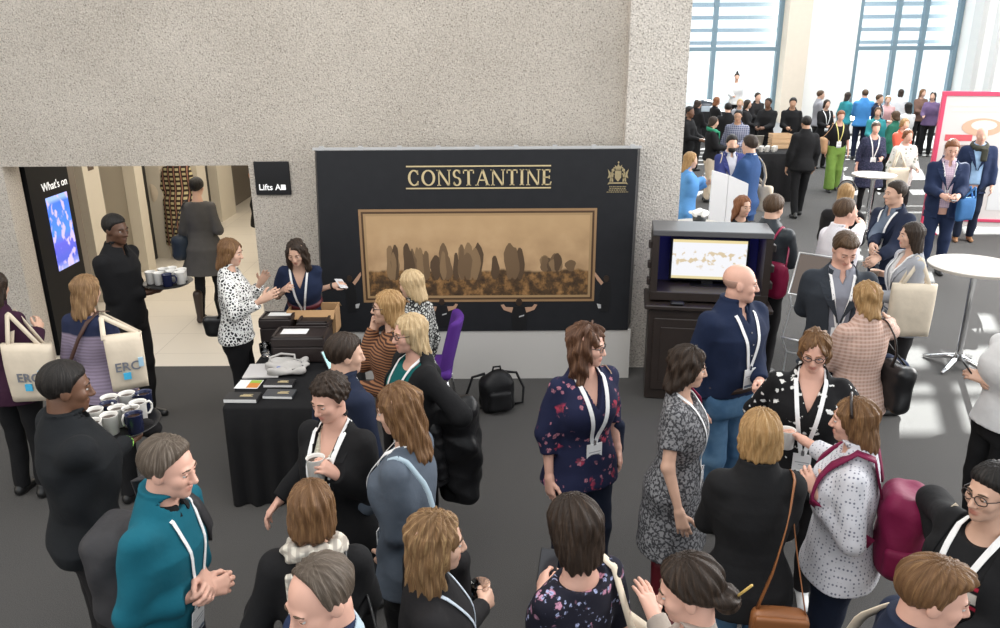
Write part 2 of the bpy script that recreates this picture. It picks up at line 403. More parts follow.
def fac_mat():
    m, nt, b = _nt('distant_pale_facade'); v = coords(nt, (1, 1, 1))
    br = N(nt, 'ShaderNodeTexBrick', Scale=1.0); br.inputs['Brick Width'].default_value = 1.1; br.inputs['Row Height'].default_value = .9; br.inputs['Mortar Size'].default_value = .05; br.inputs['Bias'].default_value = -.2
    br.inputs['Color1'].default_value = (.72, .74, .76, 1); br.inputs['Color2'].default_value = (.86, .87, .88, 1); br.inputs['Mortar'].default_value = (.92, .93, .94, 1)
    sp = N(nt, 'ShaderNodeSeparateXYZ'); cb = N(nt, 'ShaderNodeCombineXYZ'); nt.links.new(v, sp.inputs[0]); nt.links.new(sp.outputs[0], cb.inputs[0]); nt.links.new(sp.outputs[2], cb.inputs[1])
    nt.links.new(cb.outputs[0], br.inputs['Vector']); nt.links.new(br.outputs[0], b.inputs['Base Color']); b.inputs['Roughness'].default_value = .9; return m
struct('wall_outside', MB().box(0, 30, YF + 16, YF + 16.4, 0, 4.6), fac_mat())
struct('floor_platform', MB().box(6.7, 9.3, 23.6, YF - .02, 0, .42), plain('grey_platform', (.3, .3, .3), .8))
# right wall, in two stepped pieces
XR = xb1 + .05
struct('wall_right', MB().box(XR, XR + .5, 4.0, YF + .3, 0, ZT), WHITE)
struct('trim_right', MB().box(XR - .16, XR + .0, 26.2, 26.7, 0, ZT).box(XR - .1, XR, 25.3, 25.6, 0, ZT), plain('pale_grey_trim', (.62, .62, .61), .6))

# ------------------------------------------------------------------ letters
def txt(s, size, mat, parent, M, name='lettering', ext=.0015, align='LEFT', bold=0.0):
    c = bpy.data.curves.new(name, 'FONT'); c.body = s; c.size = size; c.extrude = ext; c.align_x = align; c.offset = bold; c.resolution_u = 3
    tmp = bpy.data.objects.new(name + '_t', c); COL.objects.link(tmp); dg = bpy.context.evaluated_depsgraph_get(); dg.update()
    me = bpy.data.meshes.new_from_object(tmp.evaluated_get(dg)); bpy.data.objects.remove(tmp); bpy.data.curves.remove(c)
    me.name = name; me.materials.clear(); me.materials.append(mat)
    o = bpy.data.objects.new(name, me); COL.objects.link(o); o.matrix_local = M
    if parent is not None: o.parent = parent
    return o
def FACE(x, y, z, yaw=0.0, pitch=0.0):
    """text lying in a vertical plane facing -Y, turned by yaw"""
    return Matrix.Translation((x, y, z)) @ Matrix.Rotation(yaw, 4, 'Z') @ Matrix.Rotation(PI / 2 + pitch, 4, 'X')

# ------------------------------------------------------------------ exhibition backdrop
GOLD = plain('gold_print', (.62, .50, .28), .5); BLK = cloth('black_print_fabric', (.020, .021, .024), rough=.45, weave=.05)
BY = 7.08
bd = empty('exhibition_backdrop', (-.22, BY, 0), 0, 'black fabric exhibition backdrop with gold lettering and a printed framed painting', 'backdrop')
bx0, bx1 = aty(309, 150, BY).x + .22, aty(645, 148, BY).x + .22
bxb0, bxb1 = aty(317, 331, BY).x + .22, aty(634, 331, BY).x + .22
zb0, zb1 = aty(470, 331, BY).z, aty(470, 150, BY).z
n = 48; V = []; Fc = []
for k in range(n + 1):
    t_ = k / n; e = abs(2 * t_ - 1); yy = .0 + max(0, (e - .955) / .045) ** 2 * .22
    xb_, xt_ = bxb0 + (bxb1 - bxb0) * t_, bx0 + (bx1 - bx0) * t_
    for x, z in ((xb_, zb0), (xt_, zb1)): V += [(x, yy, z)]
    for x, z in ((xb_, zb0), (xt_, zb1)): V += [(x, yy + .03, z)]
for k in range(n):
    a = k * 4; b_ = a + 4
    Fc += [(a, b_, b_ + 1, a + 1), (a + 2, a + 3, b_ + 3, b_ + 2), (a + 1, b_ + 1, b_ + 3, a + 3), (a, a + 2, b_ + 2, b_)]
Fc += [(0, 1, 3, 2), (n * 4, n * 4 + 2, n * 4 + 3, n * 4 + 1)]
mesh_np('fabric_panel', V, Fc, BLK, bd, False)
MB().box(bxb0 + .05, bxb1 - .03, .012, .05, .0, zb0).build('base_panel', plain('white_base_panel', (.62, .60, .57), .6), bd)
m = MB(); m.box(bx0 + .02, bx1 - .02, .04, .07, zb1, zb1 + .022)
for k in range(9): m.box(bx0 + .1 + k * (bx1 - bx0 - .2) / 8 - .02, bx0 + .1 + k * (bx1 - bx0 - .2) / 8 + .02, .03, .075, zb1 - .01, zb1 + .034)
m.build('top_rail', plain('rail_silver', (.6, .6, .6), .4, .5), bd)
m = MB()
for xx in (bxb0 + .2, bxb1 - .2): m.box(xx - .015, xx + .015, .05, .08, 0, zb1); m.box(xx - .015, xx + .015, .05, .33, 0, .03)
m.build('stand_frame', STEEL, bd)
def bpx(u, v): q = aty(u, v, BY); return q.x + .22, q.z
PR = .004
def serif_word(word, x0, x1, z0, z1, parent, mat):
    """roman capitals built from thick and thin strokes with serifs"""
    H = z1 - z0; th = .155 * H; tn = .075 * H; sr = .05 * H
    wid = {'C': .82, 'O': .92, 'N': .92, 'S': .58, 'T': .74, 'A': .88, 'I': .34, 'E': .62}
    tot = sum(wid[c] for c in word) + .12 * (len(word) - 1); k = (x1 - x0) / (tot * H)
    x = x0; m = MB()
    def quad(p): m.prism(p, -PR, -.0005)
    def stroke(ax, az, bx, bz, w_): quad([(ax - w_ / 2, az), (ax + w_ / 2, az), (bx + w_ / 2, bz), (bx - w_ / 2, bz)])
    def serif(cx, z, up, half): quad([(cx - half, z), (cx + half, z), (cx + half * .9, z + up * sr), (cx - half * .9, z + up * sr)] if up > 0 else [(cx - half * .9, z - sr), (cx + half * .9, z - sr), (cx + half, z), (cx - half, z)])
    def arc(cx, cz, rx, rz, a0, a1, w_of, nn=18):
        for i in range(nn):
            A_ = a0 + (a1 - a0) * i / nn; B_ = a0 + (a1 - a0) * (i + 1) / nn; p = []
            for a, s in ((A_, 1), (B_, 1), (B_, -1), (A_, -1)):
                w_ = w_of(a) / 2 * s; p.append((cx + (rx + w_) * math.cos(a), cz + (rz + w_) * math.sin(a)))
            quad(p if (a1 - a0) * 1 < 0 else p[::-1])
    for c in word:
        W = wid[c] * H * k; cx = x + W / 2; cz = (z0 + z1) / 2
        wf = lambda a: tn + (th - tn) * abs(math.cos(a))
        if c == 'O': arc(cx, cz, W / 2 - th / 2, H / 2 - tn / 2, 0, 2 * PI, wf, 28)
        elif c == 'C':
            arc(cx + .04 * H, cz, W / 2 - th / 2, H / 2 - tn / 2, PI * .24, PI * 1.76, wf, 24)
            for s in (1, -1): stroke(cx + W * .34, cz + s * H * .46, cx + W * .36, cz + s * H * .20, tn * .9)
        elif c == 'I': stroke(cx, z0, cx, z1, th); serif(cx, z0, 1, .15 * H); serif(cx, z1, -1, .15 * H)
        elif c == 'T':
            stroke(cx, z0, cx, z1, th); serif(cx, z0, 1, .16 * H); quad([(x, z1 - tn), (x + W, z1 - tn), (x + W, z1), (x, z1)])
            for s in (-1, 1): stroke(cx + s * (W / 2 - tn / 2), z1 - .24 * H, cx + s * (W / 2 - tn / 2), z1, tn * .9)
        elif c == 'N':
            stroke(x + .12 * H, z0, x + .12 * H, z1, tn); stroke(x + W - .1 * H, z0, x + W - .1 * H, z1, tn); stroke(x + W - .12 * H, z0, x + .10 * H, z1, th)
            serif(x + .12 * H, z0, 1, .13 * H); serif(x + W - .1 * H, z1, -1, .13 * H); serif(x + .06 * H, z1, -1, .1 * H)
        elif c == 'A':
            stroke(x + .07 * H, z0, cx, z1, tn); stroke(x + W - .09 * H, z0, cx, z1, th); quad([(x + W * .24, z0 + .3 * H), (x + W * .76, z0 + .3 * H), (x + W * .72, z0 + .3 * H + tn), (x + W * .28, z0 + .3 * H + tn)])
            serif(x + .07 * H, z0, 1, .12 * H); serif(x + W - .09 * H, z0, 1, .14 * H)
        elif c == 'E':
            stroke(x + .14 * H, z0, x + .14 * H, z1, th)
            for zz, L_ in ((z0, W), (cz - tn / 2, W * .82), (z1 - tn, W * .95)): quad([(x, zz) if zz != cz - tn / 2 else (x + .1 * H, zz), (x + L_, zz), (x + L_, zz + tn), (x, zz + tn) if zz != cz - tn / 2 else (x + .1 * H, zz + tn)])
            stroke(x + W - tn, z0, x + W, z0 + .22 * H, tn); stroke(x + W * .95 - tn, z1 - .2 * H, x + W * .95 - tn / 2, z1, tn); stroke(x + W * .8, cz - .1 * H, x + W * .8, cz + .1 * H, tn)
        elif c == 'S':
            r = H / 4
            arc(cx, z1 - r - tn * .1, W / 2 - th * .55, r - tn * .3, PI * .12, PI * 1.5, lambda a: tn + (th - tn) * abs(math.cos(a)) * .8, 16)
            arc(cx, z0 + r + tn * .1, W / 2 - th * .45, r - tn * .1, PI * .5, -PI * .88, lambda a: tn + (th - tn) * abs(math.cos(a)) * .8, 16)
            for s in (1, -1): stroke(cx + s * W * .33, cz + s * H * .46, cx + s * W * .33, cz + s * H * .26, tn * .8)
        x += W + .12 * H * k
    return m.build('lettering', mat, parent)
x0, z1_ = bpx(407, 170); x1, z0_ = bpx(551, 185)
serif_word('CONSTANTINE', x0, x1, z0_, z1_, bd, GOLD)
m = MB()
for v in (166.5, 188.5):
    a, z = bpx(406, v); b_, _ = bpx(551, v); m.box(a, b_, -PR, -.0005, z - .006, z + .006)
m.build('gold_rule', GOLD, bd)
# crest print: crown, shield, two supporters, motto, four lines
cx, cz = bpx(618, 176); m = MB(); S_ = .10
def disc(x, z, rx, rz, n=14): m.prism([(cx + (x + rx * math.cos(a)) * S_, cz + (z + rz * math.sin(a)) * S_) for a in np.linspace(0, 2 * PI, n, endpoint=False)], -PR, -.0005)
def pl(pts): m.prism([(cx + x * S_, cz + z * S_) for x, z in pts], -PR, -.0005)
pl([(-.28, .45), (-.28, -.15), (0, -.5), (.28, -.15), (.28, .45)])
pl([(-.25, .62), (.25, .62), (.32, .98), (.14, .82), (0, 1.08), (-.14, .82), (-.32, .98)]); disc(0, 1.2, .07, .1); pl([(-.24, .5), (.24, .5), (.24, .58), (-.24, .58)])
for s in (-1, 1):
    disc(s * .52, .1, .11, .34); disc(s * .46, .52, .13, .14); pl([(s * .40, -.5), (s * .55, -.5), (s * .62, -.1), (s * .45, -.1)][::s]); pl([(s * .62, -.5), (s * .74, -.5), (s * .66, .1), (s * .58, .1)][::s])
    pl([(s * .33, .2), (s * .33, .1), (s * .5, .25), (s * .5, .34)][::s]); pl([(s * .66, .3), (s * .92, .62), (s * .82, .1), (s * .92, -.2), (s * .68, -.1)][::s]); disc(s * .36, .72, .07, .07)
pl([(-.8, -.55), (.8, -.55), (.9, -.75), (.7, -.68), (-.7, -.68), (-.9, -.75)])
for z, w_ in ((-.98, .75), (-1.13, .7), (-1.28, .78), (-1.45, .95)):
    xx = -w_
    while xx < w_: q = random.uniform(.08, .2); pl([(xx, z), (min(w_, xx + q), z), (min(w_, xx + q), z + .07), (xx, z + .07)]); xx += q + .06
m.build('crest', plain('crest_gold', (.36, .29, .16), .5), bd)
# printed framed painting (a plain generic landscape stand-in)
def art_mat():
    m, nt, b = _nt('printed_landscape'); v = coords(nt, kind='Generated'); sp = N(nt, 'ShaderNodeSeparateXYZ'); nt.links.new(v, sp.inputs[0])
    n1 = tex(nt, 'ShaderNodeTexNoise', coords(nt, (4, 1, 1.6), kind='Generated'), Scale=2.0, Detail=6.0)
    sky = ramp(nt, n1, ((.3, (.40, .25, .13)), (.55, (.54, .35, .19)), (.75, (.64, .44, .26))))
    sky = mixc(nt, step(nt, sp.outputs[2], .75, .35), sky, (.50, .33, .17))
    n2 = tex(nt, 'ShaderNodeTexNoise', coords(nt, (26, 1, 9), kind='Generated'), Scale=1.0, Detail=5.0, Roughness=.65)
    gr = ramp(nt, n2, ((.30, (.030, .018, .010)), (.47, (.09, .05, .022)), (.57, (.24, .125, .045)), (.7, (.42, .23, .09))))
    n3 = tex(nt, 'ShaderNodeTexNoise', coords(nt, (14, 1, 1), kind='Generated'), Scale=1.0, Detail=4.0)
    ad = N(nt, 'ShaderNodeMath', operation='MULTIPLY_ADD'); nt.links.new(n3, ad.inputs[0]); ad.inputs[1].default_value = -.10; nt.links.new(sp.outputs[2], ad.inputs[2])
    nt.links.new(mixc(nt, step(nt, ad.outputs[0], .27, .015), gr, sky), b.inputs['Base Color']); b.inputs['Roughness'].default_value = .5; return m
px0, pz1 = bpx(358, 209.5); px1, pz0 = bpx(594, 301)
def fr(name, a, b_, c, d, w_, y, mat):
    m = MB(); m.box(a, b_, y, -.0005, d - w_, d); m.box(a, b_, y, -.0005, c, c + w_); m.box(a, a + w_, y, -.0005, c + w_, d - w_); m.box(b_ - w_, b_, y, -.0005, c + w_, d - w_); m.build(name, mat, bd)
fr('printed_frame', px0, px1, pz0, pz1, .022, -.003, plain('print_bronze', (.33, .20, .10), .5))
fr('printed_frame', px0 + .022, px1 - .022, pz0 + .022, pz1 - .022, .018, -.0025, plain('print_dark_brown', (.08, .042, .02), .5))
fr('printed_frame', px0 + .04, px1 - .04, pz0 + .04, pz1 - .04, .022, -.002, plain('print_gold_brown', (.40, .26, .13), .5))
ax0, ax1, az0, az1 = px0 + .06, px1 - .06, pz0 + .06, pz1 - .06
MB().box(ax0, ax1, -.0015, -.0004, az0, az1).build('painting_print', art_mat(), bd)
# soft row of generic bushes along the painted horizon
m = MB()
for k in range(46):
    t_ = rng.uniform(.10, .74) if k < 34 else rng.uniform(.80, .93)
    hh = rng.uniform(.22, .36) if k < 34 else rng.uniform(.10, .18); ww = rng.uniform(.022, .05)
    xx = ax0 + (ax1 - ax0) * t_; zb = az0 + (az1 - az0) * (.20 if k < 34 else .30)
    m.prism([(xx + ww * math.cos(a) * (1 + .25 * math.sin(3 * a + k)), zb + hh * .5 + hh * .5 * math.sin(a)) for a in np.linspace(0, 2 * PI, 14, endpoint=False)][::1], -.0022 - k * .00004, -.0012, k % 3)
m.build('painted_bush', [plain('print_umber', (.10, .060, .032), .5), plain('print_sienna', (.17, .105, .055), .5), plain('print_ochre', (.26, .165, .085), .5)], bd)
# printed helpers in black shirts holding the frame
def helper(u, v, s, flip=1):
    cx, cz = bpx(u, v); m = MB()
    def P(pts, mi): m.prism([(cx + x * s * flip, cz + z * s) for x, z in (pts if flip > 0 else pts[::-1])], -.0045 - mi * .0004, -.0006, mi)
    P([(-.16, -.62), (.18, -.6), (.24, -.1), (.16, .08), (-.16, .08), (-.22, -.1)], 0)
    P([(.09 * math.cos(a), .2 + .11 * math.sin(a)) for a in np.linspace(0, 2 * PI, 12, endpoint=False)], 1)
    P([(.16, .05), (.2, -.1), (.42, -.02), (.5, .12), (.42, .14), (.36, .06)], 2); P([(-.2, -.1), (-.16, .05), (-.36, .06), (-.42, .14), (-.5, .12), (-.42, -.02)], 2)
    P([(.0, -.24), (.14, -.2), (.14, -.16), (.0, -.2)], 3)
    m.build('printed_helper', [plain('print_shirt_black', (.008, .008, .009), .5), plain('print_hair', (.035, .02, .012), .5), plain('print_skin', (.50, .30, .2), .5), plain('print_pale', (.5, .5, .5), .5)], bd)
helper(442, 308, .30); helper(519, 309, .34)
def side_helper(u, v, s, flip):
    cx, cz = bpx(u, v); m = MB()
    def P(pts, mi): m.prism([(cx + x * s * flip, cz + z * s) for x, z in (pts if flip > 0 else pts[::-1])], -.0045 - mi * .0004, -.0006, mi)
    P([(-.2, -1.0), (.1, -1.05), (.2, -.3), (.16, .1), (-.1, .1), (-.24, -.3)], 0)
    P([(.1 * math.cos(a), .25 + .13 * math.sin(a)) for a in np.linspace(0, 2 * PI, 12, endpoint=False)], 1)
    P([(-.18, .0), (-.1, .1), (-.3, .35), (-.42, .5), (-.44, .38), (-.34, .2)], 2)
    P([(-.26, -.9), (-.16, -.9), (-.16, -.75), (-.32, -.72)], 3)
    m.build('printed_helper', [MATS['print_shirt_black'], MATS['print_hair'], MATS['print_skin'], MATS['print_pale']], bd)
side_helper(606, 285, .25, 1); side_helper(350, 285, .25, -1)

# ------------------------------------------------------------------ signs
sg = empty('lift_sign', (aty(273, 178, YW).x, YW - .003, aty(273, 178, YW).z), 0, 'square black lift sign on the concrete wall beside the opening', 'sign')
hw = aty(290.5, 178, YW).x - aty(273, 178, YW).x
MB().box(-hw, hw, -.022, 0, -hw * .95, hw * .95, 0, .004).build('sign_panel', plain('sign_black', (.004, .004, .005), .3), sg)
txt('Lifts A', .078, plain('sign_white', (.9, .9, .9), .5, emit=(1, 1, 1), es=.3), sg, FACE(-hw * .82, -.0235, -hw * .66), bold=.001)
MB().box(hw * .45, hw * .72, -.0245, -.0215, -hw * .66, -hw * .36).build('pictogram', MATS['sign_white'], sg)
ws = empty('whats_on_display', (XLW + .004, 8.2, 0), 0, 'tall black information panel with a lit blue screen on the lobby side wall', 'sign')
MB().box(0, .05, -.44, .32, 0, 2.45).build('display_panel', plain('display_black', (.006, .006, .007), .6, spec=.2), ws)
SX = PI / 2
def screen_mat():
    m, nt, b = _nt('blue_screen'); v = coords(nt, kind='Generated'); sp = N(nt, 'ShaderNodeSeparateXYZ'); nt.links.new(v, sp.inputs[0])
    n = tex(nt, 'ShaderNodeTexNoise', coords(nt, (1, 4, 5), kind='Generated'), Scale=1.2, Detail=2.0)
    c = ramp(nt, sp.outputs[2], ((.0, (.30, .34, .75)), (.12, (.05, .09, .55)), (.35, (.10, .10, .62)), (.5, (.05, .22, .85)), (.9, (.04, .16, .75)), (.96, (.3, .45, .95))))
    c2 = mixc(nt, step(nt, n, .56, .03), c, (.55, .45, .85))
    nt.links.new(c2, b.inputs['Emission Color']); b.inputs['Emission Strength'].default_value = 1.3; b.inputs['Base Color'].default_value = (.01, .01, .03, 1); b.inputs['Roughness'].default_value = .2; return m
MB().box(.05, .058, -.19, .22, .84, 1.60).build('screen', screen_mat(), ws)
txt("What's on", .118, plain('panel_white', (.85, .85, .85), .5, emit=(1, 1, 1), es=.5), ws, Matrix.Translation((.052, -.22, 1.67)) @ Matrix.Rotation(PI / 2, 4, 'Z') @ Matrix.Rotation(PI / 2, 4, 'X'))
# ------------------------------------------------------------------ signed-distance sculpting
def mesh_sdf(f, lo, hi, h):
    """surface of f<0 inside the box as one welded quad mesh (block-refined surface nets)"""
    lo = np.asarray(lo, dtype=F32); hi = np.asarray(hi, dtype=F32)
    nb = np.maximum(1, np.ceil((hi - lo) / (4 * h)).astype(int))
    bc = [(np.arange(nb[a]) * 4 + 1.5) * h + lo[a] for a in range(3)]
    G = np.stack(np.meshgrid(*bc, indexing='ij'), -1).reshape(-1, 3).astype(F32)
    db = f(G).astype(F32)
    D = np.repeat(np.repeat(np.repeat(db.reshape(nb), 4, 0), 4, 1), 4, 2)
    act = np.nonzero(np.abs(db) < 4 * h * 1.35)[0]
    bi = np.stack(np.unravel_index(act, nb), -1)
    o = np.stack(np.meshgrid(np.arange(4), np.arange(4), np.arange(4), indexing='ij'), -1).reshape(-1, 3)
    idx = (bi[:, None, :] * 4 + o[None]).reshape(-1, 3)
    P = (idx * h + lo).astype(F32)
    D[idx[:, 0], idx[:, 1], idx[:, 2]] = f(P)
    D[0] = np.maximum(D[0], h * .1); D[-1] = np.maximum(D[-1], h * .1); D[:, 0] = np.maximum(D[:, 0], h * .1); D[:, -1] = np.maximum(D[:, -1], h * .1)
    D[:, :, 0] = np.maximum(D[:, :, 0], h * .1); D[:, :, -1] = np.maximum(D[:, :, -1], h * .1)
    s = (D < 0)
    c = np.zeros(tuple(n - 1 for n in D.shape), dtype=np.int8)
    for a in (0, 1):
        for b in (0, 1):
            for e in (0, 1):
                c += s[a:c.shape[0] + a, b:c.shape[1] + b, e:c.shape[2] + e]
    A = (c > 0) & (c < 8)
    ijk = np.argwhere(A)
    if len(ijk) == 0: return np.zeros((0, 3), F32), np.zeros((0, 4), np.int32)
    ids = np.full(c.shape, -1, dtype=np.int32); ids[A] = np.arange(len(ijk))
    cs = [(a, b, e) for a in (0, 1) for b in (0, 1) for e in (0, 1)]
    val = [D[ijk[:, 0] + q[0], ijk[:, 1] + q[1], ijk[:, 2] + q[2]] for q in cs]
    pos = np.zeros((len(ijk), 3), F32); cnt = np.zeros(len(ijk), F32)
    for i in range(8):
        for ax in range(3):
            if cs[i][ax] == 0:
                q = list(cs[i]); q[ax] = 1; j = cs.index(tuple(q))
                m = (val[i] < 0) != (val[j] < 0)
                t = np.where(m, val[i] / np.where(m, val[i] - val[j], 1), 0)
                p = np.zeros((len(ijk), 3), F32) + np.array(cs[i], F32); p[:, ax] += t
                pos += p * m[:, None]; cnt += m
    V = lo + h * (ijk + pos / cnt[:, None])
    Q = []
    for ax in range(3):
        sl0 = [slice(None)] * 3; sl1 = [slice(None)] * 3; sl0[ax] = slice(0, -1); sl1[ax] = slice(1, None)
        e = np.argwhere(s[tuple(sl0)] != s[tuple(sl1)])
        b_, c_ = (ax + 1) % 3, (ax + 2) % 3
        e = e[(e[:, b_] > 0) & (e[:, c_] > 0) & (e[:, b_] < D.shape[b_] - 1) & (e[:, c_] < D.shape[c_] - 1)]
        def g(db_, dc_):
            k = e.copy(); k[:, b_] += db_; k[:, c_] += dc_; return ids[k[:, 0], k[:, 1], k[:, 2]]
        q = np.stack([g(-1, -1), g(0, -1), g(0, 0), g(-1, 0)], -1)
        fl = ~s[e[:, 0], e[:, 1], e[:, 2]]
        q[fl] = q[fl][:, ::-1]; Q.append(q)
    return V.astype(F32), np.concatenate(Q).astype(np.int32)
def smin(a, b, k):
    h = np.clip(.5 + .5 * (b - a) / k, 0, 1); return b * (1 - h) + a * h - k * h * (1 - h)
def smax(a, b, k): return -smin(-a, -b, k)
def cone(P, a, b, ra, rb):
    a = np.asarray(a, F32); b = np.asarray(b, F32); ab = b - a
    t = np.clip(((P - a) @ ab) / max(1e-9, float(ab @ ab)), 0, 1)
    q = P - a - t[:, None] * ab
    return np.sqrt(np.einsum('ij,ij->i', q, q)) - (ra + (rb - ra) * t)
def ball(P, c, r): 
    q = P - np.asarray(c, F32); return np.sqrt(np.einsum('ij,ij->i', q, q)) - r
def elli(P, c, r):
    r = np.asarray(r, F32); q = (P - np.asarray(c, F32)) / r
    return (np.sqrt(np.einsum('ij,ij->i', q, q)) - 1) * float(r.min())
def loft(P, prof, off=0.0, wx=1.0, wy=1.0, caps=True):
    """prof rows: z, rx, ry, cy (z ascending)"""
    A = np.asarray(prof, F32); z = P[:, 2]
    rx = np.interp(z, A[:, 0], A[:, 1]) * wx + off; ry = np.interp(z, A[:, 0], A[:, 2]) * wy + off; cy = np.interp(z, A[:, 0], A[:, 3])
    d = (np.sqrt((P[:, 0] / rx) ** 2 + ((P[:, 1] - cy) / ry) ** 2) - 1) * np.minimum(rx, ry)
    if caps: d = np.maximum(d, np.maximum(A[0, 0] - off - z, z - A[-1, 0] - off))
    return d
def rbox(P, c, b, r):
    q = np.abs(P - np.asarray(c, F32)) - (np.asarray(b, F32) - r)
    return np.sqrt((np.maximum(q, 0) ** 2).sum(1)) + np.minimum(q.max(1), 0) - r
_fold = [(rng.normal(size=3), rng.uniform(0, 6)) for _ in range(7)]
def folds(P, seed, amp, fr=22.0):
    d = np.zeros(len(P), F32)
    for i, (k, ph) in enumerate(_fold):
        k = k / np.linalg.norm(k); d += np.sin(P @ (k * fr * (.6 + .22 * i)).astype(F32) + ph + seed * (1.3 + i)) * (1.0 if i < 4 else .6)
    return d * amp / 3.2

# ------------------------------------------------------------------ people
HEADZ = 1.636
HSC = {'m': .945, 'f': .915}
TORSO = {'m': [(.80, .135, .10, -.012), (.92, .168, .118, -.015), (1.05, .150, .106, 0), (1.2, .162, .113, 0), (1.32, .176, .118, .003), (1.41, .150, .094, -.01), (1.47, .098, .07, -.018), (1.53, .058, .056, -.012)],
         'f': [(.80, .135, .10, -.012), (.92, .172, .120, -.018), (1.05, .137, .098, 0), (1.12, .131, .094, 0), (1.25, .148, .104, 0), (1.33, .152, .102, 0), (1.41, .126, .08, -.012), (1.465, .078, .062, -.018), (1.53, .048, .05, -.010)]}
def v3(*a): return np.array(a, F32)
def rotx(a): c, s = math.cos(a), math.sin(a); return np.array([[1, 0, 0], [0, c, -s], [0, s, c]], F32)
def rotz(a): c, s = math.cos(a), math.sin(a); return np.array([[c, -s, 0], [s, c, 0], [0, 0, 1]], F32)
def roty(a): c, s = math.cos(a), math.sin(a); return np.array([[c, 0, s], [0, 1, 0], [-s, 0, c]], F32)
def unit(v): v = np.asarray(v, F32); return v / max(1e-6, np.linalg.norm(v))
HANDS = {'relax': (22, 28, 18, 0), 'grip': (42, 55, 30, 1), 'flat': (6, 10, 8, 0), 'fist': (72, 88, 50, 1), 'hold': (30, 38, 22, 1)}
def hand_sdf(P, pose):
    b1, b2, b3, tg = HANDS[pose]
    d = smin(cone(P, (.012, -.01, 0), (.024, .085, 0), .019, .014), cone(P, (-.012, -.01, 0), (-.028, .076, 0), .019, .012), .02)
    d = smin(d, cone(P, (0, 0, 0), (-.002, .086, 0), .021, .014), .02)
    for x, y, L, r, sp in ((.030, .088, .078, .0098, .10), (.0095, .094, .088, .0100, .03), (-.0115, .089, .081, .0095, -.04), (-.031, .078, .062, .0083, -.13)):
        p = v3(x, y, 0); a = 0
        for seg, b in ((.45, b1), (.30, b2), (.25, b3)):
            a += math.radians(b); q = p + L * seg * v3(sp * math.cos(a), math.cos(a), -math.sin(a))
            d = smin(d, cone(P, p, q, r, r * .9), .006); p = q; r *= .92
    T = [(.022, .022, -.004), (.047, .052, -.02), (.046, .082, -.034), (.036, .100, -.044)] if tg else [(.022, .022, -.002), (.052, .052, -.012), (.066, .078, -.018), (.070, .098, -.022)]
    for a, b, r in zip(T[:-1], T[1:], (.0135, .0115, .0098)): d = smin(d, cone(P, a, b, r, r * .9), .008)
    return d
def head_sdf(P, sex):
    f = sex == 'f'
    d = elli(P, (0, -.018, .032), (.0755, .097, .084))
    d = smin(d, elli(P, (0, .022, -.028), (.060 if f else .063, .066, .085)), .03)
    d = smin(d, elli(P, (0, .03, -.078), (.042 if f else .050, .050, .036)), .025)
    d = smin(d, ball(P, (0, .068, -.100), .017 if f else .020), .025)
    for s in (-1, 1):
        d = smin(d, ball(P, (s * .037, .056, -.026), .026), .02)
        d = smax(d, -ball(P, (s * .031, .096, .001), .0165), .012)
        d = smin(d, elli(P, (s * .074, -.008, -.012), (.010, .020, .031)), .006)
        d = smin(d, elli(P, (s * .079, -.016, -.006), (.006, .013, .026)), .005)
    d = smin(d, cone(P, (-.036, .079, .019), (.036, .079, .019), .008 if f else .011, .008 if f else .011), .012)
    d = smin(d, cone(P, (0, .088, .006), (0, .106, -.034), .008, .0115 if f else .0135), .010)
    for s in (-1, 1): d = smin(d, ball(P, (s * .0115, .096, -.038), .0085), .006)
    d = smin(d, elli(P, (0, .083, -.0625), (.024, .0125, .0065)), .005)
    d = smin(d, elli(P, (0, .082, -.0735), (.021, .0125, .0075)), .005)
    return d
SCALP = ((0, -.018, .033), (.0765, .098, .084))
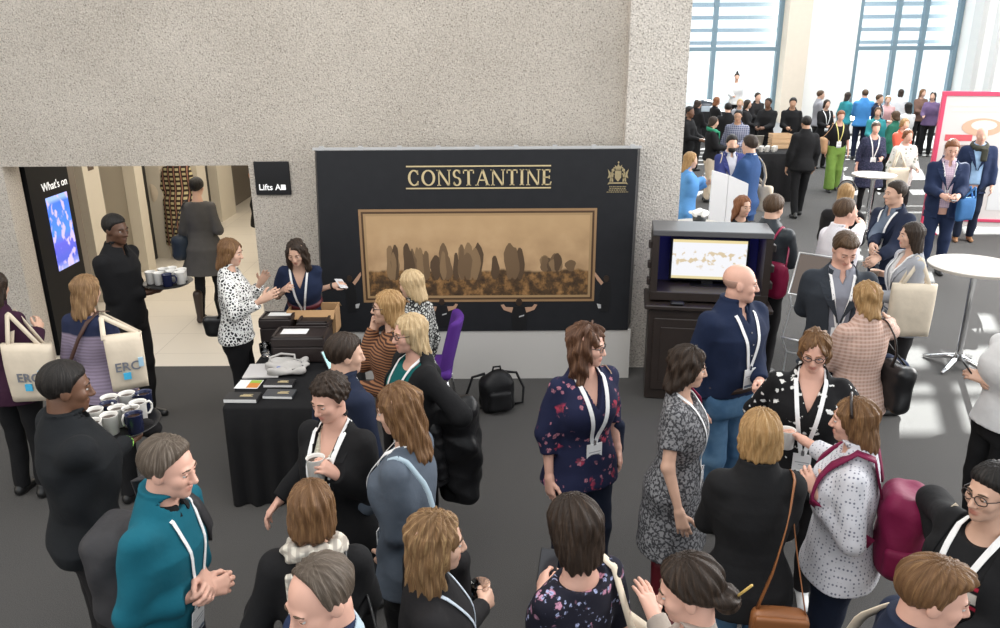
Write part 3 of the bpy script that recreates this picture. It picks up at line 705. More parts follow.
def hair_sdf(P, style, kw, seed):
    """P in head space"""
    t = kw.get('t', .008)
    x, y, z = P[:, 0], P[:, 1], P[:, 2]
    c, r = SCALP
    hl = kw.get('hl', .070); rec = kw.get('rec', None)
    if style in ('short', 'quiff', 'curlshort', 'balding', 'ring', 'bun'):
        if style == 'bun': zl = np.interp(y, [-.13, -.07, -.03, -.012, .012, .03, .055, .075, .12], [-.075, -.062, -.015, -.005, .0, .03, .05, hl, hl])
        elif style == 'ring': zl = np.interp(y, [-.13, -.07, -.03, -.012, .010, .018], [-.085, -.078, -.03, -.028, -.02, .1])
        elif rec is not None: zl = np.interp(y, [-.13, -.07, -.03, -.012, .010, .020, rec + .01, rec + .035], [-.085, -.078, -.03, -.028, -.028, .03, .075, .125])
        else: zl = np.interp(y, [-.13, -.07, -.03, -.012, .010, .022, .045, .072, .12], [-.085, -.078, -.03, -.028, -.028, .026, .056, hl, hl])
        te = t * np.clip((z - zl) / .035 + .15, .15, 1) + .0015
    else: te = t
    rr = np.sqrt((x / (r[0] + te)) ** 2 + ((y - c[1]) / (r[1] + te)) ** 2 + ((z - c[2]) / (r[2] + te * 1.3)) ** 2)
    d = (rr - 1) * min(r)
    ang = np.arctan2(x, -(y + .0))
    st = np.sin(ang * 17 + 3 * np.sin(z * 18 + seed)) + .6 * np.sin(ang * 31 + z * 25 + seed * 2) 
    amp = kw.get('amp', .0022)
    if style in ('short', 'quiff', 'curlshort', 'balding'):
        if style == 'quiff':
            d = smin(d, elli(P, (kw.get('px', .008), .040, .100), (.054, .048, .022)), .03)
        if style == 'curlshort': d = d + .005 * np.sin(x * 130 + seed) * np.sin(y * 120) * np.sin(z * 125)
        d = smax(d + amp * st * .7, zl - z, .006)
    elif style == 'ring':
        d = smax(smax(d, zl - z, .008), z - kw.get('ring', .035), .012)
    elif style == 'bun':
        d = smax(d + amp * st, zl - z, .01)
        bc = kw.get('bun', (0, -.125, -.005)); br = kw.get('br', .042)
        tw = .005 * np.sin(np.arctan2(P[:, 2] - bc[2], P[:, 0] - bc[0]) * 5 + 60 * np.sqrt((P[:, 0] - bc[0]) ** 2 + (P[:, 2] - bc[2]) ** 2) + seed)
        d = smin(d, ball(P, bc, br) + tw, .012)
        if kw.get('braid'):
            for s in (-1, 1):
                d = smin(d, cone(P, (s * .075, -.02, .02), (s * .035, -.12, -.03), .018, .024) + .004 * np.sin(y * 140), .01)
    else:  # falling hair: bob / long / wavy
        L = kw.get('L', .11); w = kw.get('w', 1.0); fl = kw.get('flare', 0.0); back = kw.get('back', .03)
        n = max(.02, L)
        prof = [(-L, .062 * w + fl * .6, .046, -.052 - back), (-L * .86 - .002, .078 * w + fl, .066, -.044 - back * .9), (-L * .55, .087 * w + fl * .7, .082, -.03 - back * .4), (-.02, .087 * w, .096, -.018), (.05, .082, .101, -.018)]
        Pz = P.copy(); Pz[:, 2] += (.014 * np.sin(ang * 9 + seed) + .012 * np.sin(ang * 21 + 2 * seed)) * np.clip(-z / max(.05, L) - .3, 0, 1) * min(1.0, L / .2)
        body = loft(Pz, prof)
        d = smin(d, body, .02)
        wv = kw.get('wave', 0.0)
        d = d + amp * st * 1.3 + wv * (np.sin(z * 55 + 2.5 * np.sin(ang * 3) + seed) * .6 + .5 * np.sin(ang * 9 + z * 38))
        top = kw.get('hl', .074); pt = kw.get('part', 0.0)
        zc = -.035; hw = kw.get('fw', .062)
        xe = x - pt * np.clip(z / .07, 0, 1) * .5
        up = np.sqrt((xe / hw) ** 2 + ((z - zc) / (top - zc)) ** 2)
        win = np.where(z > zc, (up - 1) * hw, np.abs(x) - hw - np.clip(-(z - zc) * kw.get('open', .10), 0, .03))
        cut = np.maximum(win, np.interp(z, [-.17, -.085], [-.07, kw.get('fy', .020)]) - y)
        # keep fringe if asked
        if kw.get('fringe'):
            cut = np.maximum(cut, z - kw['fringe'])
        d = smax(d, -cut, .010)
    return d

class Person:
    def __init__(p, u, v, h, face, sex, label, w=1.0, lean=0, yaw=0, pitch=8, tilt=0, arms=('hang', 'hang'), hands=('relax', 'relax'), hb=(None, None), skin='fair', stride=0.0, vox=None, z0=0.0, wl=1.0):
        p.s = h / 1.75; p.sex = sex; p.w = w; p.label = label; p.seed = random.random() * 50
        p.lean = math.radians(lean); p.RL = rotx(-p.lean); p.hip = v3(0, 0, .95)
        p.hands = hands; p.stride = stride; p.wl = wl
        hc_t = v3(0, .022, HEADZ)
        p.hc = p.t2l(hc_t[None])[0] if lean else hc_t
        a = math.radians(face); p.rz = -a
        Rw = rotz(p.rz); p.Rw = Rw
        hz = float(p.hc[2]) * p.s + z0
        W = atz(u, v, hz); off = Rw @ (p.hc * p.s)
        p.root_loc = (W.x - float(off[0]), W.y - float(off[1]), z0)
        p.depth = depth_of(W)
        pm = p.depth / FPX
        p.vox = vox or pm
        p.RH = (rotz(math.radians(-yaw)) @ rotx(math.radians(-pitch) - p.lean * .5) @ roty(math.radians(tilt))).astype(F32)
        p.root = empty('person', p.root_loc, p.rz, label, 'person')
        f = sex == 'f'
        shx = (.145 if f else .168) * (1 + (w - 1) * .7); shz = 1.405
        p.S = [p.t2l(v3(sx * shx, -.012, shz)[None])[0] for sx in (-1, 1)]
        l1, l2 = .285, .255
        p.E = [None, None]; p.W = [None, None]; p.HM = [None, None]
        for i, sx in enumerate((-1, 1)):
            T = p.target(arms[i], sx); S = p.S[i]
            dv = T - S; dist = float(np.linalg.norm(dv)); mx = (l1 + l2) * .985
            if dist > mx: T = S + dv * (mx / dist); dist = mx
            if dist < .14: T = S + unit(dv) * .14; dist = .14
            dirn = unit(T - S); a_ = (l1 * l1 - l2 * l2 + dist * dist) / (2 * dist); hh = math.sqrt(max(0, l1 * l1 - a_ * a_))
            pole = v3(sx * .42, -.45, -1.0)
            if isinstance(arms[i], str) and arms[i] == 'pocket': pole = v3(sx * 1.0, -.5, 0)
            pole = unit(pole - dirn * float(pole @ dirn))
            p.E[i] = S + dirn * a_ + pole * hh; p.W[i] = T.astype(F32)
            fy = unit(p.W[i] - p.E[i])
            bk = v3(*hb[i]) if hb[i] is not None else (v3(sx * 1.0, .15, .45) if p.W[i][2] > 1.0 else v3(sx * 1.0, .3, 0))
            bz = unit(bk - fy * float(bk @ fy)); tx = np.cross(fy, bz) * (-1 if sx > 0 else 1)
            p.HM[i] = np.stack([tx, fy, bz], 1).astype(F32)
        p.legs()
        p.tops = []
    def t2l(p, Q): return (Q - p.hip) @ p.RL.T + p.hip if p.lean else Q
    def l2t(p, Q): return (Q - p.hip) @ p.RL + p.hip if p.lean else Q
    def w2l(p, Wp): return (p.Rw.T @ (v3(*Wp) - v3(*p.root_loc))) / p.s
    def l2w(p, Q): return Vector((p.Rw @ (np.asarray(Q, F32) * p.s) + v3(*p.root_loc)).tolist())
    def target(p, a, sx):
        if isinstance(a, str):
            q = {'hang': (.245 * max(1, p.w * .96), .045, .865), 'front': (.09, .33, 1.10), 'mug': (.12, .27, 1.14), 'clasp': (.035, .31, 1.06), 'pocket': (.20, .07, .93),
                 'face': (.05, .19, 1.48), 'tray': (.15, .33, 1.08), 'back': (.1, -.18, .95), 'cross': (-.02, .22, 1.14), 'strap': (.15, .16, 1.27), 'fold': (.02, .23, 1.1)}[a]
            return p.t2l(v3(sx * q[0], q[1], q[2])[None])[0] if p.lean and a != 'hang' else v3(sx * q[0], q[1], q[2])
        if a[0] == 'px':
            return p.w2l(atz(a[1], a[2], a[3]))
        return v3(a[0] * sx, a[1], a[2])
    def legs(p):
        st = p.stride; hw = .092 * (.5 + .5 * p.w)
        p.K = [v3(sx * (hw + .004), .02 + sx * st * .4, .49) for sx in (-1, 1)]
        p.A = [v3(sx * (hw + .006), -.025 + sx * st, .085) for sx in (-1, 1)]
        p.Hh = [v3(sx * hw, -.01, .90) for sx in (-1, 1)]
    def hand(p, i, q=(0, .08, -.04)):
        return p.l2w(p.W[i] + p.HM[i] @ v3(*q))
    # ---- distance fields in normalised local space
    def torso_d(p, P, off, prof=None):
        Q = p.l2t(P); d = loft(Q, prof or TORSO[p.sex], off, p.w, p.w)
        if p.sex == 'f':
            for s in (-1, 1): d = smin(d, elli(Q, (s * .060 * p.w, .050 * p.w, 1.258), (.066 * p.w + off, .056 * p.w + off, .082 + off)), .09)
        return d
    def arm_d(p, P, i, off, upto=1.0, slope=0.0):
        wq = .86 if p.sex == 'f' else 1.0; wq *= (.55 + .45 * p.w)
        S, E, W = p.S[i], p.E[i], p.W[i]
        d = smin(cone(P, S, E, .051 * wq + off, .043 * wq + off), cone(P, E, W, .044 * wq + off + slope * .3, .027 * wq + off + slope), .02)
        return d
    def body_f(p):
        wq = .86 if p.sex == 'f' else 1.0
        hs = (.93 if p.sex == 'f' else 1.0) * 1.0
        nb = p.t2l(v3(0, -.022, 1.45)[None])[0]; nt = p.hc + p.RH @ v3(0, -.022, -.06)
        nr = .047 if p.sex == 'f' else .056
        def f(P):
            d = p.torso_d(P, -.012)
            d = smin(d, cone(P, nb, nt, nr + .006, nr), .03)
            for i in (0, 1):
                d = smin(d, p.arm_d(P, i, -.002), .03)
                q = P - p.W[i]; m = np.einsum('ij,ij->i', q, q) < .26 ** 2
                if m.any():
                    hd = hand_sdf((q[m] @ p.HM[i]) / hs, p.hands[i]) * hs
                    d[m] = smin(d[m], hd, .012)
            for i in (0, 1):
                d = np.minimum(d, smin(cone(P, p.Hh[i], p.K[i], .07, .05), cone(P, p.K[i], p.A[i], .048, .032), .02))
            q = P - p.hc; m = np.einsum('ij,ij->i', q, q) < .24 ** 2
            if m.any():
                hq = HSC[p.sex]; d[m] = smin(d[m], head_sdf((q[m] @ p.RH) / hq, p.sex) * hq, .012)
            return d
        return f
    def bounds(p, pad=.05):
        pts = np.array([p.hc + v3(0, 0, .16), p.hc - .14, p.hc + .14, (-.22 * p.w, -.2 * p.w, .82), (.22 * p.w, .2 * p.w, .82)] + [w + s for w in p.W for s in (-.2, .2)] + p.E + p.S + [a + s for a in p.A for s in (-.1, .22)])
        return pts.min(0) - pad, pts.max(0) + pad
    def out(p, name, V, Q, mat, lip=None, parent=None):
        o = mesh_np(name, V * p.s, Q, mat, parent or p.root, True)
        return o
    def build_body(p, skin):
        p.skin = skin
        lo, hi = p.bounds(); lo[2] = .05
        h = min(.02, max(.0048, p.vox * 1.15 / p.s))
        V, Q = mesh_sdf(p.body_f(), lo, hi, h)
        o = p.out('body', V, Q, SKINS[skin])
        H = (V - p.hc) @ p.RH / HSC[p.sex]
        e = np.minimum(elli(H, (0, .088, -.0625), (.025, .03, .006)), elli(H, (0, .086, -.0735), (.022, .03, .0075)))
        lip = np.clip(.5 - e / .004, 0, 1).astype(F32) * (.9 if p.sex == 'f' else .6)
        at = o.data.attributes.new('lip', 'FLOAT', 'POINT'); at.data.foreach_set('value', lip)
        return o
    def h2l(p, q): return p.hc + p.RH @ (np.asarray(q, F32) * HSC[p.sex])
    def eyes(p, iris=(.12, .07, .04), brow=(.08, .05, .03), detail=True):
        if p.vox > .0135: return
        n = 10
        for s in (-1, 1):
            V = []; F = []; mi = []
            c = v3(s * .031, .0762, .0012); r = .0122
            for i in range(n + 1):
                th = PI * .62 * i / n
                for k in range(14):
                    a = 2 * PI * k / 14; V.append(c + r * v3(math.sin(th) * math.cos(a), math.cos(th), math.sin(th) * math.sin(a) * .85))
            for i in range(n):
                for k in range(14):
                    F.append((i * 14 + k, i * 14 + (k + 1) % 14, (i + 1) * 14 + (k + 1) % 14, (i + 1) * 14 + k)); el = math.sin(PI * .62 * (i + .5) / n) * math.sin(2 * PI * (k + .5) / 14); mi.append(2 if (el > .34 or el < -.5) else (1 if i < 4 else 0))
            V = np.array([p.h2l(v) for v in V]) * p.s
            mesh_np('eye', V, F, [plain('eye_white', (.52, .49, .46), .3), plain('iris_%d%d' % (iris[0] * 100, iris[2] * 100), iris, .25), SKINS[p.skin]], p.root, True, mi)
            m = MB(); pts = [(s * .014, .0905, .0225), (s * .026, .0905, .0265), (s * .038, .0855, .0265), (s * .049, .076, .021)]
            m.tube([Vector((p.h2l(q) * p.s).tolist()) for q in pts], [.0022, .0034, .0032, .0015], 6)
            m.build('eyebrow', plain('brow_%d_%d' % (brow[0] * 200, brow[2] * 200), brow, .8), p.root, True)
    def hair(p, style, mat, **kw):
        L = kw.get('L', .11)
        lo = v3(-.19, -.27, -max(L, .13) - .05); hi = v3(.19, .17, .19)
        h = min(.02, max(.005, p.vox * 1.2 / p.s))
        k = p.sex == 'f'
        V, Q = mesh_sdf(lambda P: hair_sdf(P, style, kw, p.seed), lo, hi, h)
        nm = 'hair'
        # long hair hangs straight down from the tilted head
        R = p.RH
        hq = HSC[p.sex]
        if style in ('long', 'bob'):
            y = math.atan2(-R[0, 1], R[1, 1]); Rz = rotz(y)
            tl = math.acos(max(-1, min(1, float(R[2, 2]))))
            wgt = np.clip((-.03 - V[:, 2]) / .10, 0, 1)[:, None] * max(0, 1 - tl / .55)
            A = V @ R.T; B = V @ Rz.T; base = v3(0, 0, -.03); shift = R @ base - Rz @ base
            V2 = A * (1 - wgt) + (B + shift) * wgt
        else: V2 = V @ R.T
        o = p.out(nm, p.hc + V2 * hq, Q, mat)
        cr = V - v3(0, -.035, .03); pol = np.arctan2(np.sqrt(cr[:, 0] ** 2 + cr[:, 1] ** 2), cr[:, 2]) * .1 + np.maximum(0, -V[:, 2]) * .6
        S3 = np.stack([np.arctan2(cr[:, 0] - kw.get('part', .012), -cr[:, 1]), pol, np.full(len(V), p.seed)], 1).astype(F32)
        at = o.data.attributes.new('strand', 'FLOAT_VECTOR', 'POINT'); at.data.foreach_set('vector', S3.ravel())
        return o
    def top(p, name, mat, off=.012, hem=.88, slv=1.0, neck='crew', opn=None, flare=0.0, fold=.008, prof=None, slope=0.0, wide=1.0, arms=True, zmax=1.55, ncut=0.0):
        pr = list(prof or TORSO[p.sex])
        if hem < .80 or flare:
            z0 = hem; pr = [(z0 - .02, .165 + flare + .02, .130 + flare * .8, -.012)] + [(a, (b + flare * np.clip((1.1 - a) / .3, 0, 1)), c + flare * .8 * np.clip((1.1 - a) / .3, 0, 1), e) for a, b, c, e in pr if a > hem + .03]
        neckr = .063 if p.sex == 'f' else .066
        def f(P, arms=arms):
            Q = p.l2t(P)
            d = p.torso_d(P, off, pr)
            if arms:
                wq = (.86 if p.sex == 'f' else 1.0) * (.55 + .45 * p.w)
                r0, r1, r2 = .050 * wq + off, .044 * wq + off + slope * .3, .027 * wq + off + slope
                for i in (0, 1):
                    S, E, W = p.S[i], p.E[i], p.W[i]
                    if slv <= .5:
                        t = slv * 2; c0 = S + (E - S) * t; a = np.maximum(cone(P, S, c0, r0, r0 + (r1 - r0) * t + .006), (P - c0) @ unit(E - S))
                    else:
                        t = slv * 2 - 1; c0 = E + (W - E) * t; a = np.maximum(cone(P, E, c0, r1, r1 + (r2 - r1) * t), (P - c0) @ unit(W - E))
                        a = smin(a, cone(P, S, E, r0, r1), .02)
                    d = smin(d, a, .035)
            amp = fold * (1 + 0 * P[:, 0]); d = d + folds(P, p.seed, fold)
            d = np.maximum(d, hem - Q[:, 2])
            x, y, z = Q[:, 0], Q[:, 1], Q[:, 2]
            if neck == 'crew': d = np.maximum(d, -elli(Q, (0, .018, 1.505), (neckr + .012, .072, .045)))
            elif neck == 'high': d = np.maximum(d, z - 1.50)
            elif neck == 'scoop': d = np.maximum(d, -elli(Q, (0, .045, 1.50), (.095, .115, .085))); 
            elif neck == 'boat': d = np.maximum(d, -elli(Q, (0, .0, 1.51), (.115, .10, .055)))
            elif neck == 'v':
                d = np.maximum(d, -elli(Q, (0, .0, 1.51), (neckr + .016, .08, .045)))
                d = np.maximum(d, -np.maximum(np.abs(x) - np.clip((z - 1.30) * .42, 0, .085), .0 - y))
            elif neck == 'vs':
                d = np.maximum(d, -elli(Q, (0, .0, 1.515), (neckr + .008, .075, .040)))
                d = np.maximum(d, -np.maximum(np.abs(x) - np.clip((z - 1.40) * .42, 0, .04), .0 - y))
            elif neck == 'backlow': d = np.maximum(d, -elli(Q, (0, -.03, 1.50), (.115, .13, .07)))
            if opn:
                zb, wt, wb, zlow = opn    # button height, width at neck, width at hem
                hw = np.interp(z, [hem - .02, zb - .02, zb, 1.42, 1.5], [.012 if zlow == 2 else wb, .004 if zlow else wb, .006 if zlow else wb, wt, wt * 1.05])
                d = np.maximum(d, -np.maximum(np.abs(x) - hw, .0 - y))
            d = np.maximum(d, z - zmax)
            return d
        lo, hi = p.bounds(.08); lo = lo.copy(); lo[2] = max(hem - .08, .02) if not p.lean else min(hem - .2, lo[2] + .6)
        if flare or hem < .8: lo[0] = min(lo[0], -.25 - flare); hi[0] = max(hi[0], .25 + flare); lo[1] = min(lo[1], -.22 - flare); hi[1] = max(hi[1], .22 + flare)
        hi[2] = min(hi[2], 2.0)
        h = min(.026, max(.0072, p.vox * 1.5 / p.s))
        V, Q = mesh_sdf(f, lo, hi, h)
        p.tops.append(f); p.hem = min(getattr(p, 'hem', 9), hem)
        return p.out(name, V, Q, mat)
    def trousers(p, mat, name='trousers', off=.010, hem=.06, wide=0.0, waist=1.02, tops=None):
        pr = [(.78, .15, .11, -.012), (.92, .170, .118, -.016), (1.05, .146, .105, 0), (1.12, .146, .105, 0)]
        waist = min(waist, getattr(p, 'hem', 1.0) + .055)
        def f(P):
            d = loft(P, pr, off, p.w, p.w); d = np.maximum(d, P[:, 2] - waist); d = smax(d, .80 - P[:, 2], .03)
            for i in (0, 1):
                wq = (.5 + .5 * p.w) * p.wl
                l = smin(cone(P, p.Hh[i], p.K[i], .088 * wq + off, .060 * wq + off + wide * .4), cone(P, p.K[i], p.A[i] + v3(0, 0, -.04), .060 * wq + off + wide * .4, .045 + off + wide), .02)
                d = smin(d, l, .03)
            d = d + folds(P, p.seed + 3, .007, 30)
            return np.maximum(d, hem - P[:, 2])
        lo, hi = p.bounds(.06); lo[2] = hem - .03; hi = hi.copy(); hi[2] = waist + .04
        lo[0] = -.34 * p.w; hi[0] = .34 * p.w
        V, Q = mesh_sdf(f, lo, hi, min(.026, max(.009, p.vox * 1.7 / p.s)))
        return p.out(name, V, Q, mat)
    def shoes(p, mat, name='shoe', up=.09):
        for i in (0, 1):
            a = p.A[i]; b = v3(a[0], a[1], 0); sx = (-1, 1)[i]
            def f(P):
                q = P - b
                d = smin(cone(q, (0, -.035, .035), (sx * .012, .135, .022), .038, .034), cone(q, (0, -.02, .05), (0, -.012, up), .036, .042 + .06 * max(0, up - .12)), .03)
                return np.maximum(d, .002 - q[:, 2])
            V, Q = mesh_sdf(f, b + v3(-.11, -.12, -.02), b + v3(.11, .22, up + .06), min(.02, max(.009, p.vox * 1.6)))
            p.out(name, V, Q, mat)
    def surf(p, pts, f=None, off=.004):
        """march (x,z) torso-space points from the front onto the clothes -> local points, normal"""
        f = f or (lambda q: np.min([g(q, False) for g in p.tops], axis=0))
        P = np.array([(x, .42, z) for x, z in pts], F32); dr = v3(0, -1, 0)
        L = p.t2l(P); dl = (p.RL @ dr) if p.lean else dr
        for _ in range(60):
            d = f(L.astype(F32)); L = L + dl[None] * np.clip(d - off, -.01, .05)[:, None] * .8
        T = p.l2t(L); bad = T[:, 1] < -.03; T[bad, 1] = -.03
        if len(T) > 4: T[1:-1, 1] = (T[:-2, 1] + 2 * T[1:-1, 1] + T[2:, 1]) / 4
        return p.t2l(T)
    def lanyard(p, mat, zb=1.12, badge=True, x0=0.0, w=.016, label=None):
        fr = unit(p.RL @ v3(0, 1, 0)) if p.lean else v3(0, 1, 0)
        pts = []; nr = []
        def side(s):
            zs = np.linspace(1.455, zb + .005, 14); t = (1.455 - zs) / (1.455 - zb)
            xs = s * (.078 * (1 - t) ** .9 + .008 * t) + x0 * t
            return p.surf(list(zip(xs, zs)), off=.005)
        A = side(-1); B = side(1)
        nk = [p.t2l(v3(s * .07, -.035, 1.505)[None])[0] for s in (-1, 1)]; nb = p.t2l(v3(0, -.082, 1.500)[None])[0]
        path = list(A[::-1]) + [nk[0], nb, nk[1]] + list(B)
        nor = [fr] * 13 + [fr * .4 + v3(-.3, 0, .8), v3(-.6, -.2, .8), v3(0, -.6, .8), v3(.6, -.2, .8), fr * .4 + v3(.3, 0, .8)] + [fr] * 13
        m = MB(); m.ribbon([Vector((q * p.s).tolist()) for q in path], [Vector([float(c) for c in n_]) for n_ in nor], w * p.s * 1.15, .003)
        o = m.build('lanyard', mat, p.root)
        if badge:
            c = (A[-1] + B[-1]) / 2 + fr * .006
            up = unit(p.RL @ v3(0, 0, 1)) if p.lean else v3(0, 0, 1)
            M = Matrix((tuple(v3(1, 0, 0)) + (float(c[0] * p.s),), tuple(float(q) for q in (0, fr[1], up[1])) + (float(c[1] * p.s),), tuple(float(q) for q in (0, fr[2], up[2])) + (float(c[2] * p.s),), (0, 0, 0, 1)))
            b = MB(); hw, hh = .046, .128
            b.box(-hw, hw, 0, .004, -hh, 0, 0, M=M); b.box(-hw + .004, hw - .004, .004, .0048, -hh + .006, -hh + .022, 1, M=M)
            b.box(-hw + .008, hw - .012, .004, .0046, -.052, -.046, 2, M=M); b.box(-hw + .008, hw - .03, .004, .0046, -.066, -.061, 2, M=M); b.box(-.008, .008, -.002, .007, -.008, .02, 3, M=M)
            b.build('badge', [plain('badge_card', (.80, .80, .80), .35), plain('badge_bar', (.10, .14, .20), .5), plain('badge_print', (.42, .42, .44), .6), plain('chrome', (.7, .7, .72), .2, 1.0)], o)
        return o
    def collar(p, mat, name='collar', r=.070, z=1.475, t=.010, hgt=.036, opn=.5):
        m = MB(); n = 22; path = []; nrm = []
        for k in range(n + 1):
            a = -PI / 2 + (opn * .5 + (2 * PI - opn) * k / n) + PI  # gap at front
            a = PI / 2 + opn * .5 + (2 * PI - opn) * k / n
            q = v3(r * math.cos(a), -.008 + (r * 1.0) * math.sin(a), z - .022 * math.sin(a) + .006)
            path.append(p.t2l(q[None])[0]); nrm.append(v3(math.cos(a), math.sin(a), .55))
        V = []; F = []
        for q, n_ in zip(path, nrm):
            n_ = unit(n_); o_ = n_ * v3(1, 1, 0)
            V += [(q) * p.s, (q + v3(0, 0, hgt) - o_ * .006) * p.s, (q + v3(0, 0, hgt) + o_ * .006) * p.s, (q + o_ * (.028) + v3(0, 0, -.012)) * p.s]
        for i in range(n):
            for k in range(4): F.append((i * 4 + k, i * 4 + 4 + k, i * 4 + 4 + (k + 1) % 4, i * 4 + (k + 1) % 4))
        F += [(0, 1, 2, 3), tuple(n * 4 + k for k in (3, 2, 1, 0))]
        return mesh_np(name, np.array(V), F, mat, p.root, False)
    def lapels(p, mat, zb=1.1, wt=.075):
        """two turned-back jacket fronts"""
        for s in (-1, 1):
            zs = np.linspace(1.46, zb, 9); t = (1.46 - zs) / (1.46 - zb)
            inn = s * (wt * (1 - t) + .004); outw = .058 * np.sin(np.clip(.35 + t * .75, 0, 1) * PI) + .012
            a = p.surf(list(zip(inn, zs)), off=.004); b = p.surf(list(zip(inn + s * outw, zs)), off=.006)
            V = []; F = []
            for q, r in zip(a, b):
                V += [q * p.s, r * p.s, (r + v3(0, .007, 0)) * p.s, (q + v3(0, .007, 0)) * p.s]
            for i in range(8):
                for k in range(4): F.append((i * 4 + k, i * 4 + (k + 1) % 4, i * 4 + 4 + (k + 1) % 4, i * 4 + 4 + k) if s > 0 else (i * 4 + k, i * 4 + 4 + k, i * 4 + 4 + (k + 1) % 4, i * 4 + (k + 1) % 4))
            F += [(3, 2, 1, 0), (32, 33, 34, 35)]
            mesh_np('lapel', np.array(V), F, mat, p.root, False)
    def belt(p, mat, z=1.0, off=.022, hgt=.035):
        A = np.asarray(TORSO[p.sex]); m = MB(); n = 28; V = []; F = []
        for k in range(n):
            a = 2 * PI * k / n
            for zz in (z, z + hgt):
                rx = np.interp(zz, A[:, 0], A[:, 1]) * p.w + off; ry = np.interp(zz, A[:, 0], A[:, 2]) * p.w + off; cy = np.interp(zz, A[:, 0], A[:, 3])
                V.append(p.t2l(v3(rx * math.cos(a), cy + ry * math.sin(a), zz)[None])[0] * p.s)
        for k in range(n):
            j = (k + 1) % n; F.append((2 * k, 2 * j, 2 * j + 1, 2 * k + 1))
        F += [tuple(2 * k + 1 for k in range(n)), tuple(2 * k for k in range(n - 1, -1, -1))]
        return mesh_np('belt', np.array(V), F, mat, p.root, True)
    def glasses(p, mat, r=.021):
        m = MB()
        for s in (-1, 1):
            ring = [Vector((p.h2l((s * .033 + r * 1.12 * math.cos(a), .099 - abs(math.cos(a)) * .002 - .0 + (0 if s * math.cos(a) < 0 else -.006), .001 + r * .82 * math.sin(a))) * p.s).tolist()) for a in np.linspace(0, 2 * PI, 18, endpoint=False)]
            m.tube(ring, .0021, 6, closed=True)
            m.tube([Vector((p.h2l(q) * p.s).tolist()) for q in ((s * .056, .093, .006), (s * .073, .06, .008), (s * .079, 0, .006), (s * .079, -.012, -.004))], .002, 6)
        m.tube([Vector((p.h2l(q) * p.s).tolist()) for q in ((-.011, .100, .004), (0, .104, .006), (.011, .100, .004))], .0018, 6)
        return m.build('glasses', mat, p.root, True)
    def scarf(p, mat, tails=True, r=.085, side=1, tailz=1.18, back=False):
        def f(P):
            Q = p.l2t(P); q = Q - v3(0, .0, 1.475)
            ra = np.sqrt((q[:, 0] / 1.05) ** 2 + q[:, 1] ** 2); d = np.sqrt((ra - r) ** 2 + (q[:, 2] * .8 + q[:, 1] * .25) ** 2) - .034
            d = d + .006 * np.sin(np.arctan2(q[:, 0], q[:, 1]) * 9 + q[:, 2] * 90)
            if tails:
                yy = -.135 * p.w if back else .135 * p.w
                d = smin(d, rbox(Q, (side * .055, yy, (1.46 + tailz) / 2), (.048, .016, (1.46 - tailz) / 2), .012), .02)
            return d
        lo = p.t2l(v3(-.22, -.25, 1.05)[None])[0] - .08; hi = p.t2l(v3(.22, .25, 1.6)[None])[0] + .08
        V, Q = mesh_sdf(f, lo, hi, max(.007, p.vox * 1.3)); return p.out('scarf', V, Q, mat)
# ------------------------------------------------------------------ furniture and things
CERAM = plain('white_ceramic', (.74, .72, .68), .3); CHROME = plain('chrome', (.75, .75, .76), .12, 1.0); GLASS = glassmat('clear_glass')
WOOD = plain('dark_stained_wood', (.028, .020, .017), .42, noise=.25); PAPER = plain('white_paper', (.80, .80, .79), .6)
COFFEE = plain('coffee', (.06, .03, .015), .2); NVC = plain('navy_ceramic', (.015, .02, .06), .25)
def mug(loc, rz=0.0, label='', body=CERAM, group=None, drink=True):
    o = empty('mug', loc, rz, label, 'mug', group)
    MB().lathe([(.032, 0), (.037, .004), (.041, .10), (.0435, .105), (.0405, .104), (.037, .098), (.034, .012)], n=20).build('cup_body', body, o, True)
    m = MB(); m.tube([(.038, 0, .085), (.060, 0, .088), (.072, 0, .068), (.070, 0, .042), (.055, 0, .024), (.037, 0, .026)], .0062, 8); m.build('handle', body, o, True)
    if drink: MB().lathe([(.0375, .084), (.0375, .086)], n=20).build('coffee', COFFEE, o, True)
    return o
def tumbler(loc, label, h=.11, r=.036, stem=False, group=None):
    o = empty('drinking_glass', loc, 0, label, 'glass', group)
    pr = [(r * .8, 0), (r, .03), (r * 1.05, h), (r * .98, h), (r * .92, .032), (r * .72, .008)]
    MB().lathe(pr, n=20).build('glass_bowl', GLASS, o, True)
    MB().lathe([(r * .7, .012), (r * .9, .034), (r * .93, h * .45)], n=20).build('water', glassmat('water', (.95, .97, 1)), o, True)
    return o
